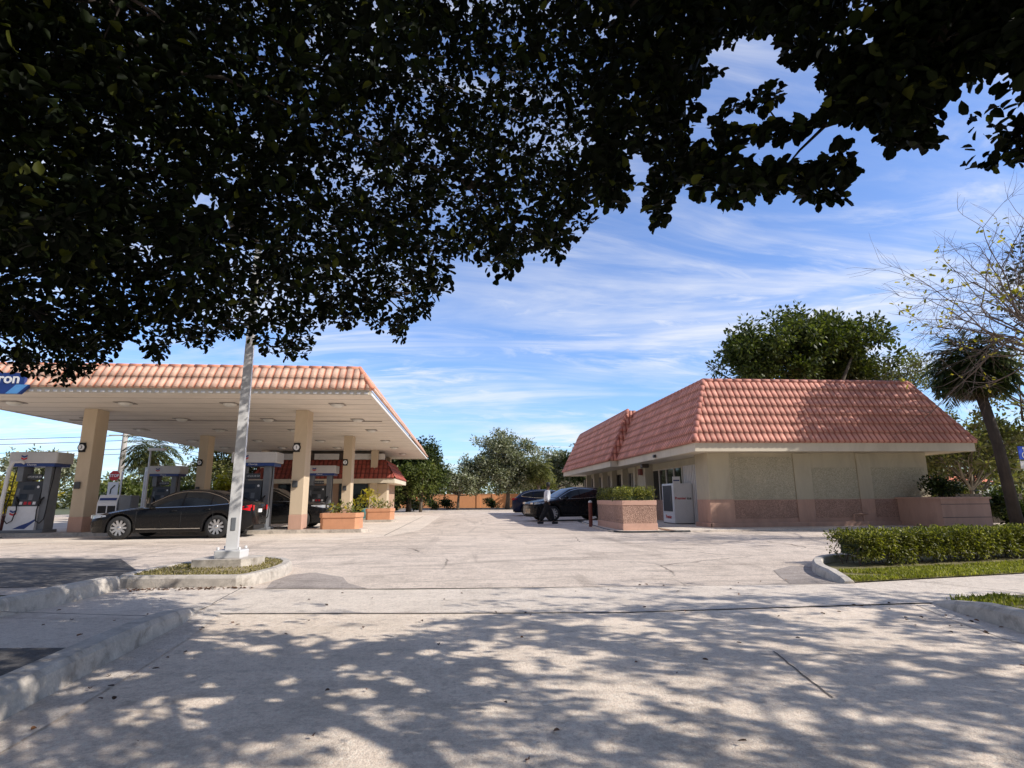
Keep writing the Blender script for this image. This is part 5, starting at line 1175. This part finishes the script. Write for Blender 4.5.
tree('broadleaf_tree', 'tall grey green spreading tree at the back of the lot', (4.6, 57, 0), [(3.7, 57, 6.2, 2.7, 2, 1.7), (2.2, 57, 4.6, 2.2, 2, 1.5), (5.6, 57, 5.2, 2.6, 2, 1.8), (4.2, 57, 3.2, 3.0, 2, 1.5), (6.6, 57, 3.4, 1.6, 2, 1.3)], 820, 30, .27, 'leafsilver', 'bark', .2, .5, flat=.9, nz=.6)
for i, (x, y, rx, rz, zz, mt) in enumerate(((10.5, 66, 3, 1.6, 5.2, 'leafsilver'), (14.5, 64, 3, 1.9, 5.2, 'leafdark'), (8.4, 63, 2.2, 1.9, 2.6, 'leafolive'))):
    tree('broadleaf_tree', ['hazy grey tree between the palm and the shop roof', 'dark tree just left of the shop roof tip', 'olive tree behind the blue car'][i], (x, y, 0), [(x, y, zz, rx, 2, rz), (x + 1, y, zz - 1.5, rx, 2, 1.5)], 260, 28, .32, mt, 'bark', .18, .55)

def frond(rng, base, az, el0, L, droop, nl, lw, arc=None):
    """returns leaflet arrays of one feather frond and its rib"""
    d = np.array([math.cos(az) * math.cos(el0), math.sin(az) * math.cos(el0), math.sin(el0)]); p = np.array(base, float); rib = [p.copy()]
    for i in range(10):
        d = d + np.array([0, 0, -droop / 10]); d /= np.linalg.norm(d); p = p + d * L / 10; rib.append(p.copy())
    rib = np.array(rib); B_, A_, N_, LL = [], [], [], []
    for i in range(nl):
        t = .12 + .88 * i / nl; f = t * 10; j = min(int(f), 9); q = rib[j] * (1 - (f - j)) + rib[j + 1] * (f - j); tt = rib[j + 1] - rib[j]; tt /= np.linalg.norm(tt)
        s = np.cross(tt, [0, 0, 1]); s /= np.linalg.norm(s) + 1e-9
        for sg_ in (-1, 1):
            B_.append(q); A_.append(s * sg_ * .9 + tt * .55 + np.array([0, 0, -.35]) + rng.normal(size=3) * .12); N_.append(np.array([0, 0, 1.0]) + rng.normal(size=3) * .2); LL.append(lw * math.sin(math.pi * min(.95, t * .85 + .12)) * (.8 + .4 * rng.random()))
    return rib, B_, A_, N_, LL
def palm(name, lab, loc, h, nfr, L, lw, r, droop=1.6, dead=0, group=None, lean=(0, 0), elr=(-.3, 1.3), bark='bark', mats=('frond', 'deadfrond')):
    t = thing(name, lab, 'palm tree', loc, group=group); top = (lean[0], lean[1], h)
    mb = MB(); mb.tube([(0, 0, -.05), (lean[0] * .3, lean[1] * .3, h * .5), (lean[0], lean[1], h)], [r * 1.2, r, r * 1.05], 9); mb.build('trunk', bark, t)
    for nm, cnt, mt, e in (('crown', nfr, mats[0], elr), ('dead_fronds', dead, mats[1], (-1.35, -.5))):
        if not cnt: continue
        b_, a_, n_, l_ = [], [], [], []; rb = MB()
        for i in range(cnt):
            az = 2 * math.pi * (i * .618 + random.random() * .1); el = e[0] + (e[1] - e[0]) * ((i + .5) / cnt)
            rib, B_, A_, N_, LL = frond(RNG, top, az, el, L * random.uniform(.8, 1.1) * (1 if nm == 'crown' else .7), droop, 26, lw); b_ += B_; a_ += A_; n_ += N_; l_ += LL; rb.tube(rib[::2], [.03, .02, .015, .012, .01, .005][:len(rib[::2])], 4)
        l_ = np.array(l_); leaf_mesh(nm, np.array(b_), np.array(a_), np.array(n_), l_, .03 + l_ * .06, mt, t, 'quad'); rb.build('frond_rib', mt, t)
    return t
palm('palm_tree', 'shaggy palm with yellowing fronds right of the tall grey green tree', (7.6, 55.5, 0), 3.9, 46, 2.2, .8, .16, 2.2, 20, None, mats=('leafolive', 'deadfrond'))
palm('palm_tree', 'feathery palm near the utility pole left of the far pump', (-24, 46, 0), 4.9, 40, 2.8, .9, .2, 2.0, 14)
palm('palm_tree', 'low palm with drooping fronds behind the stop sign', (-21.5, 42, 0), 2.6, 30, 2.1, .7, .16, 2.0, 12)
palm('palm_tree', 'orange brown palm between the guard pipe and the first pump', (-33, 42, 0), 2.3, 34, 2.3, .8, .16, 2.4, 10, mats=('deadfrond', 'deadfrond'))
# right foreground palm with a dark skirt
pm = palm('palm_tree', 'dark shaggy palm with a leaning trunk at the right edge', (17.1, 16.3, 0), 5.3, 60, 1.55, .7, .15, 1.6, 90, None, (-.55, .1), (-.5, 1.45), 'barkdark', ('leafdark', 'deadfrond'))
# left background trees
def L3(x, y): return (x, y)
tree('broadleaf_tree', 'leafy green tree at the left picture edge behind the pumps', (-36.5, 44, 0), [(-37.2, 44, 5.8, 2.3, 2, 2.3), (-36, 44, 6.8, 1.2, 2, 1.2), (-36.8, 44, 3.2, 2.6, 2, 2.0)], 330, 28, .3, 'leafgreen', 'bark', .2, .5)
tree('silver_tree', 'tall silvery tree above the far fuel pump', (-21.5, 56, 0), [(-23.5, 56, 6.2, 3.0, 2, 2.2), (-20.5, 56, 6.4, 2.6, 2, 2.0), (-18.6, 56, 4.8, 2.4, 2, 2.0), (-22.4, 56, 3.2, 4.0, 2, 1.8)], 720, 28, .3, 'leafolive', 'bark', .2, .5, nz=.6)
tree('silver_tree', 'small white flowered tree between the first pump and column', (-28.6, 40, 0), [(-28.2, 40, 3.6, 2.0, 1.5, .9), (-26.6, 40, 3.3, 1.3, 1.5, .8)], 190, 24, .24, 'leafsilver', 'bark', .1, .35)
tree('broadleaf_tree', 'dark green tree behind the rear left column', (-15.2, 54, 0), [(-15.8, 54, 3.8, 2.2, 2, 1.9), (-12.9, 54, 4.0, 1.8, 2, 1.6), (-14.4, 54, 2.0, 3.2, 2, 1.6)], 380, 28, .3, 'leafdark', 'bark', .18, .5)
for i, (x, y, rx, rz, mt, lab) in enumerate(((-26.5, 37, 1.6, 1.5, 'leafyellow', 'bright yellow shrub between the first pump and the left column'), (-29.5, 37, 1.6, 1.5, 'leafyellow', 'yellow green shrub seen through the first fuel pump'), (-31.6, 38, 1.8, 1.5, 'leafyellow', 'yellow shrub at the left picture edge'),
        (-21.5, 38, 1.7, 1.4, 'leafgreen', 'green shrub right of the left column'), (-18.2, 40, 1.8, 1.4, 'leafgreen', 'green shrub under the feathery palm'), (-17.2, 43, 1.0, 1.5, 'leafyellow', 'orange yellow shrub left of the rear column'),
        (-13.2, 44, 2.2, 1.3, 'leafyellow', 'yellow green shrub right of the rear column'), (-20.5, 35, 1.4, .9, 'leafdark', 'dark low shrub beneath the stop sign'))):
    bush('shrub', lab, (x, y, 0), [(0, 0, rz * .9, rx, 1, rz), (.5, 0, rz * .6, rx, 1, rz * .8)], 130, 26, .35, .28, mt, group='shrubs behind the forecourt')
# low planting in front of the orange wall and evergreen
for i, (x, y) in enumerate(((-6.6, 55.6), (-4.6, 57.5), (-2.9, 58.5), (-1.4, 59), (3.2, 60.5))):
    bush('shrub', ['low shrub left of the evergreen trunk', 'low shrub under the evergreen tree', 'low shrub between evergreen and silver tree', 'low shrub left of the silver tree trunk', 'low dark shrub against the orange wall'][i], (x, y, 0), [(0, 0, .6, .9, .6, .6)], 50, 20, .2, .2, 'leafolive' if i < 3 else 'leafdark', group='low shrubs at the back of the lot')
# distant belt of trees
pts = []
for _ in range(5200):
    x = random.uniform(-120, 150); y = random.uniform(88, 100) - (8 if x > 25 else 0); hmax = 4.6 + 2.2 * noise.noise(Vector((x * .08, 0, 0))) + 1.0 * noise.noise(Vector((x * .4, 3, 0)))
    pts.append((x, y, random.uniform(.2, max(1, hmax))))
b, ax, nr = clump_leaves(np.array(pts), 12, .9); l = .55 * (.6 + .8 * RNG.random(len(b)))
tag(leaf_mesh('distant_woodland', b, ax, nr, l, l * .6, 'leafolive', None, 'quad'), 'far belt of trees closing the view behind the lot', 'woodland', kind='stuff')
# trees behind the right planter
def branchy(mb, p, d, L, r, depth, rng, tips, spread=.55, grav=0.0, seg=5):
    n = 4; pts = [p]; q = p.copy(); dd = d.copy()
    for i in range(n):
        dd = dd + rng.normal(size=3) * .13 + np.array([0, 0, -grav]); dd /= np.linalg.norm(dd); q = q + dd * L / n; pts.append(q.copy())
    mb.tube(pts, [r * (1 - .45 * i / n) for i in range(n + 1)], seg if r > .012 else 3, cap=False)
    tips.append(q.copy())
    if depth == 0: return
    for k in range(3 if depth > 1 else 4):
        j = rng.integers(1 if k else n, n + 1); nd = dd + rng.normal(size=3) * spread; nd /= np.linalg.norm(nd)
        branchy(mb, pts[j], nd, L * rng.uniform(.6, .85), r * .55, depth - 1, rng, tips, spread, grav, seg)
def bare(name, lab, loc, dirs, L, r, depth, mat, leafm, nl, leaf, trunk, group=None, grav=.0, seed=1, lr=.1, per=4):
    rg = np.random.default_rng(seed); t = thing(name, lab, 'tree', loc, group=group); mb = MB(); tips = []
    top = np.array(trunk[-1], float); mb.tube(trunk, [r * 2.0, r * 1.6, r * 1.3][:len(trunk)] if len(trunk) == 3 else r * 1.6, 8)
    mb.build('trunk', mat, t); mb = MB()
    for d in dirs: branchy(mb, top.copy(), np.array(d, float) / np.linalg.norm(d), L, r, depth, rg, tips, .5, grav)
    mb.build('branches', mat, t)
    tp = np.array(tips); sel = tp[rg.choice(len(tp), min(nl, len(tp)), replace=False)]
    b, ax, nr = clump_leaves(sel, per, lr, rng=rg); l = leaf * (.6 + .8 * rg.random(len(b))); leaf_mesh('crown', b, ax, nr, l, l * .6, leafm, t, 'hex'); return t
bare('bare_tree', 'nearly leafless tree with fine twigs and a few yellow leaves at the right edge', (15.6, 12.6, 0), [(-1, 0, .5), (-.8, .3, 1.0), (-.3, -.2, 1.2), (.3, .2, 1), (-1.1, -.2, .1), (-.6, .1, .25), (-.9, -.3, .8), (0, 0, 1.3), (-.5, -.5, 1), (-1.2, .2, .35), (-.2, .3, .8)], 1.9, .045, 4, 'twig', 'leafyellow', 75, .11, [(0, 0, 0), (.05, 0, 2.2), (0, 0, 4.3)], grav=.015, seed=5, lr=.14, per=5)
for i, (x, y, lab, sd) in enumerate(((22.2, 23, 'slim multi stemmed tree just right of the shop wall end', 2), (24.2, 25, 'slim bare stemmed tree behind the dark bush', 3), (27.2, 27.5, 'thin leafy tree left of the leaning trunk', 4))):
    bare('slender_tree', lab, (x, y, 0), [(-.5, 0, 1), (.5, 0, 1), (0, .2, 1.2), (.8, 0, .7), (-.8, 0, .8)], 1.5, .06, 3, 'barkpale' if i != 1 else 'barkdark', 'leafolive', 260, .2, [(0, 0, 0), (.05, 0, .7), (0, 0, 1.3)], 'slender trees behind the right planter', seed=sd, lr=.3, per=9)
tree('broadleaf_tree', 'hazy olive tree filling the gap right of the shop roof', (32, 36, 0), [(29, 36, 4.2, 3, 2, 2.0), (33, 36, 4.8, 3, 2, 2.4), (37, 36, 4.5, 3, 2, 2.2), (42, 38, 4.5, 3, 2, 3)], 250, 20, .26, 'leafolive', 'bark', .2, .5, thr=0.05)
tree('broadleaf_tree', 'green tree at the right picture edge behind the palm', (25, 21, 0), [(24, 21, 5.4, 2.2, 2, 2.2), (22.5, 21, 6.3, 1.6, 1.6, 1.4)], 120, 20, .18, 'leafolive', 'bark', .15, .4, thr=0.05)

# ================================================================== OVERHANGING STREET TREES
edge = [(-400, 390), (0, 374), (27, 375), (36, 388), (66, 388), (84, 380), (100, 368), (115, 352), (122, 334), (150, 360), (168, 356), (178, 338), (205, 352), (228, 334), (250, 340), (262, 352), (275, 368), (295, 366), (312, 356), (320, 334), (360, 322), (400, 343), (415, 318), (440, 298), (462, 280), (444, 262), (452, 250), (470, 262), (500, 280), (518, 274), (524, 248), (540, 256), (566, 268), (575, 240), (590, 236), (600, 206), (622, 204), (640, 180), (650, 228), (666, 228), (676, 190), (692, 190), (722, 206), (745, 198), (790, 190), (806, 200), (850, 202), (868, 166), (846, 150), (826, 140), (868, 122), (890, 148), (920, 148), (950, 156), (980, 172), (1000, 164), (1030, 160), (1400, 150)]
ex_, ey_ = [e_[0] for e_ in edge], [e_[1] for e_ in edge]
gaps = [(6, 386, 24, 12), (752, 66, 40, 24), (722, 92, 20, 26), (800, 96, 28, 30), (790, 150, 46, 12), (835, 132, 36, 12), (742, 118, 18, 10), (700, 128, 10, 14), (640, 170, 12, 12), (866, 150, 14, 12), (205, 200, 14, 8), (870, 40, 8, 6), (960, 90, 8, 5)]
shade = [(-300, 560), (0, 560), (60, 556), (128, 565), (135, 600), (150, 640), (210, 645), (260, 636), (330, 640), (400, 646), (430, 622), (520, 614), (620, 610), (700, 600), (800, 592), (900, 596), (1024, 600), (1300, 560)]
sx_, sy_ = [e_[0] for e_ in shade], [e_[1] for e_ in shade]
def edge_at(px):
    px = np.asarray(px, float)
    return np.interp(px, ex_, ey_) + 5 * np.sin(px * .21) * np.sin(px * .047) + 3 * np.sin(px * .53 + 1)
def wv(px, py):
    return .42 * np.sin(px * .11 + 1.3 * np.sin(py * .09)) + .35 * np.sin(py * .16 + px * .05 + 1) + .25 * np.sin(px * .31 + py * .23)
def in_crown(px, py):
    if py > edge_at(px) - 3: return False
    for gx, gy, rx, ry in gaps:
        if ((px - gx) / rx) ** 2 + ((py - gy) / ry) ** 2 < 1.1 + wv(px, py): return False
    return True
rd = np.random.default_rng(5)
discs = [(rd.uniform(-2.6, 5.2), rd.uniform(1.9, 6.4), rd.uniform(.035, .10) * (1.6 if rd.random() < .12 else 1)) for _ in range(420)]
for _ in range(12):                     # openings in the crown that let larger patches of sun through
    cx_, cy_ = rd.uniform(-2.2, 4.8), rd.uniform(2.0, 6.0)
    discs += [(cx_ + rd.normal() * .16, cy_ + rd.normal() * .12, rd.uniform(.08, .17)) for _ in range(9)]
discs = np.array(discs)
def leaf_keep(mid):
    v = mid - CAM; d = v @ FW; dd = np.where(np.abs(d) < .05, .05, d)
    px, py = PX + F * (v @ RT) / dd, PY - F * (v @ UP) / dd
    vis = (d > .2) & (px > -8) & (px < 1032) & (py > -8)
    bad = py > edge_at(px) + 3
    for gx, gy, rx, ry in gaps: bad |= ((px - gx) / rx) ** 2 + ((py - gy) / ry) ** 2 < .9 + wv(px, py)
    keep = ~(vis & bad)
    g_ = mid - SUN * (mid[:, 2:3] / SUN[2])
    hole = np.zeros(len(mid), bool)
    for x, y, q in discs: hole |= (g_[:, 0] - x) ** 2 + (g_[:, 1] - y) ** 2 < q * q
    return keep & ~(hole & (rg.random(len(mid)) < .96))
def shade_ok(p, tol=.02):
    t = p[2] / SUN[2]; g_ = p - SUN * t
    if g_[1] < 1.5: return True
    px, py, d = view_dir(g_)
    if d < .3 or px < -150 or px > 1100: return True
    if -100 < px < 130 and py < 600: return py > 555
    if -100 < px < 290 and 555 < py < 600: return random.random() < .12
    if px < 190 and py < 690: return random.random() < .55
    if py > np.interp(px, sx_, sy_):
        # bright openings in the foreground shade
        for gx, gy, rx, ry, pr_ in ((330, 745, 90, 26, .25), (560, 662, 60, 14, .3), (175, 640, 70, 16, .2), (905, 640, 110, 16, .35), (300, 700, 40, 10, .45), (520, 720, 60, 14, .5), (760, 690, 60, 10, .5)):
            if ((px - gx) / rx) ** 2 + ((py - gy) / ry) ** 2 < 1: return random.random() < pr_
        return True
    if px > 480 and py > 570: return random.random() < .2
    return random.random() < tol
A_pts, B_pts = [], []
rg = np.random.default_rng(21)
def cast(px, py, d):
    r = FW + RT * (px - PX) / F + UP * (PY - py) / F
    return CAM + r / math.hypot(r[0], r[1]) * d
# twig ends seen from the driveway
tries = 0
while len(A_pts) + len(B_pts) < 10400 and tries < 120000:
    tries += 1
    px = rg.uniform(-160, 1180); py = rg.uniform(-260, 400)
    if rg.random() < .25 and py < 0: continue
    if not in_crown(px, py): continue
    for _ in range(10):
        d = rg.uniform(3.2, 9.5) if px < 600 else rg.uniform(3.0, 5.0)
        p = cast(px, py, d)
        if p[2] < 2.45 or p[2] > 8.5: continue
        if px < 520 and noise.noise(Vector(p * .55)) < -.42: continue
        if px > 640 and noise.noise(Vector(p * 1.6)) < -.02: continue
        if noise.noise(Vector(p * 2.1 + np.array([9., 0, 0]))) < -.27: continue
        if shade_ok(p):
            (A_pts if px < 590 else B_pts).append(p); break
# twig ends above and to the right of the view, which cast the driveway shade
tries = 0; n0 = len(B_pts)
while len(B_pts) < n0 + 6400 and tries < 400000:
    tries += 1
    p = np.array([rg.uniform(-1, 12.5), rg.uniform(-4.5, 4.2), rg.uniform(3.4, 7.6)])
    v = p - CAM
    if v @ FW > .2:
        px, py, d = view_dir(p)
        if -20 < px < 1044 and py > -10 and not in_crown(px, py): continue
    if noise.noise(Vector(p * 1.25)) < -.24: continue
    g_ = p - SUN * (p[2] / SUN[2]); 
    if g_[1] < .8 or g_[0] < -5 or g_[0] > 9: 
        if random.random() < .7: continue
    if shade_ok(p): B_pts.append(p)
def rosette(c, per, rad, rng_, l0, l1):
    c = np.asarray(c); n = len(c) * per; cc = np.repeat(c, per, 0); dirs = np.repeat(rdir(len(c), rng_) * .6 + np.array([0, 0, -.25]), per, 0)
    d = unit(rdir(n, rng_) + dirs * .5); b = cc + d * rad * rng_.random((n, 1)) + dirs * (rng_.random((n, 1)) - .5) * rad * 3
    ln = l0 + (l1 - l0) * rng_.random(n)
    return b, unit(d + dirs * .4), rdir(n, rng_) * .7 + np.array([0, 0, 1.]), ln
def street_tree(lab, loc, pts, per, rad, l0, l1, top, r0, nt=34, extra=()):
    t = thing('street_tree', lab, 'tree', loc, group='street trees overhanging the driveway')
    off = np.array(loc, float); P_ = np.array(pts) - off
    b, ax, nr, ln = rosette(P_, per, rad, rg, l0, l1)
    k_ = leaf_keep(off + b + ax * ln[:, None] * .5); b, ax, nr, ln = b[k_], ax[k_], nr[k_], ln[k_]
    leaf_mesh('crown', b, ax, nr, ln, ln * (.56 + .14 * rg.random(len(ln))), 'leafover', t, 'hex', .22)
    mb = MB(); top = np.array(top, float)
    mb.tube([(0, 0, -.1), top * .5 + rg.normal(size=3) * .05, top], [r0 * 1.5, r0, r0 * .85], 12)
    mb.build('trunk', 'bark', t); mb = MB()
    tips = P_[rg.choice(len(P_), nt, replace=False)]
    for q in tips:
        m1_ = top * .66 + q * .34 + np.array([0, 0, .5]) + rg.normal(size=3) * .15; m2_ = top * .3 + q * .7 + np.array([0, 0, .45]) + rg.normal(size=3) * .15
        sp_ok = True
        for s_ in (m1_, m2_, (m1_ + m2_) / 2, (m2_ + q) / 2, (m2_ * .25 + q * .75)):
            w_ = s_ + off
            if (w_ - CAM) @ FW > .2:
                a, c, d = view_dir(w_)
                if 0 < a < 1024 and 0 < c < 768 and not in_crown(a, c + 8): sp_ok = False
        if not sp_ok: continue
        mb.tube([top, m1_, m2_, q], [r0 * .19, r0 * .10, r0 * .05, .006], 6)
        near = P_[np.argsort(((P_ - q) ** 2).sum(1))[1:9]]
        for s_ in near: mb.tube([q * .85 + m2_ * .15, (q + s_) / 2 + rg.normal(size=3) * .03, s_], [.012, .008, .004], 4)
    for path, rr in extra: mb.tube([np.array(p_) - off for p_ in path], rr, 7)
    mb.build('branches', 'barkdark', t); return t
street_tree('dark leafy tree whose crown hangs over the upper left of the view', (-6.6, 1.6, 0), A_pts, 15, .085, .05, .088, (.5, .6, 3.2), .24)
def wd(px, py, d): return tuple(cast(px, py, d))
street_tree('dark leafy tree reaching in from the upper right with a drooping branch', (5.6, -3.0, 0), B_pts, 11, .095, .06, .10, (-.2, .5, 3.2), .26, 30,
    [([wd(1010, 40, 3.6), wd(930, 72, 3.7), wd(866, 111, 3.8), wd(826, 125, 3.85), wd(793, 127, 3.9), wd(762, 132, 3.9), wd(745, 140, 3.9)], [.04, .03, .022, .018, .013, .009, .005]), ([wd(800, 127, 3.88), wd(775, 118, 3.8), wd(768, 108, 3.8)], [.01, .007, .004]), ([wd(826, 125, 3.85), wd(800, 150, 3.85), wd(785, 168, 3.8)], [.012, .008, .004]),
     ([(5.3, -2.5, 3.2), (5.2, 0.5, 4.6), wd(1060, 0, 3.6), wd(1010, 40, 3.6)], [.12, .08, .05, .04])])
# tree off to the right that shades the roof end
tree('broadleaf_tree', 'large dense tree outside the right edge shading the roof end', (23.5, 13.0, 0), [(21.0, 16.4, 8.3, 2.3, 2.0, 2.3), (22.8, 16.0, 9.8, 2.6, 2.4, 2.2), (24.5, 14, 8.2, 3, 2.6, 2.4), (23.0, 15.2, 5.6, 2.2, 2.0, 1.9)], 900, 28, .2, 'leafdark', 'bark', .3, .5, thr=-.02)
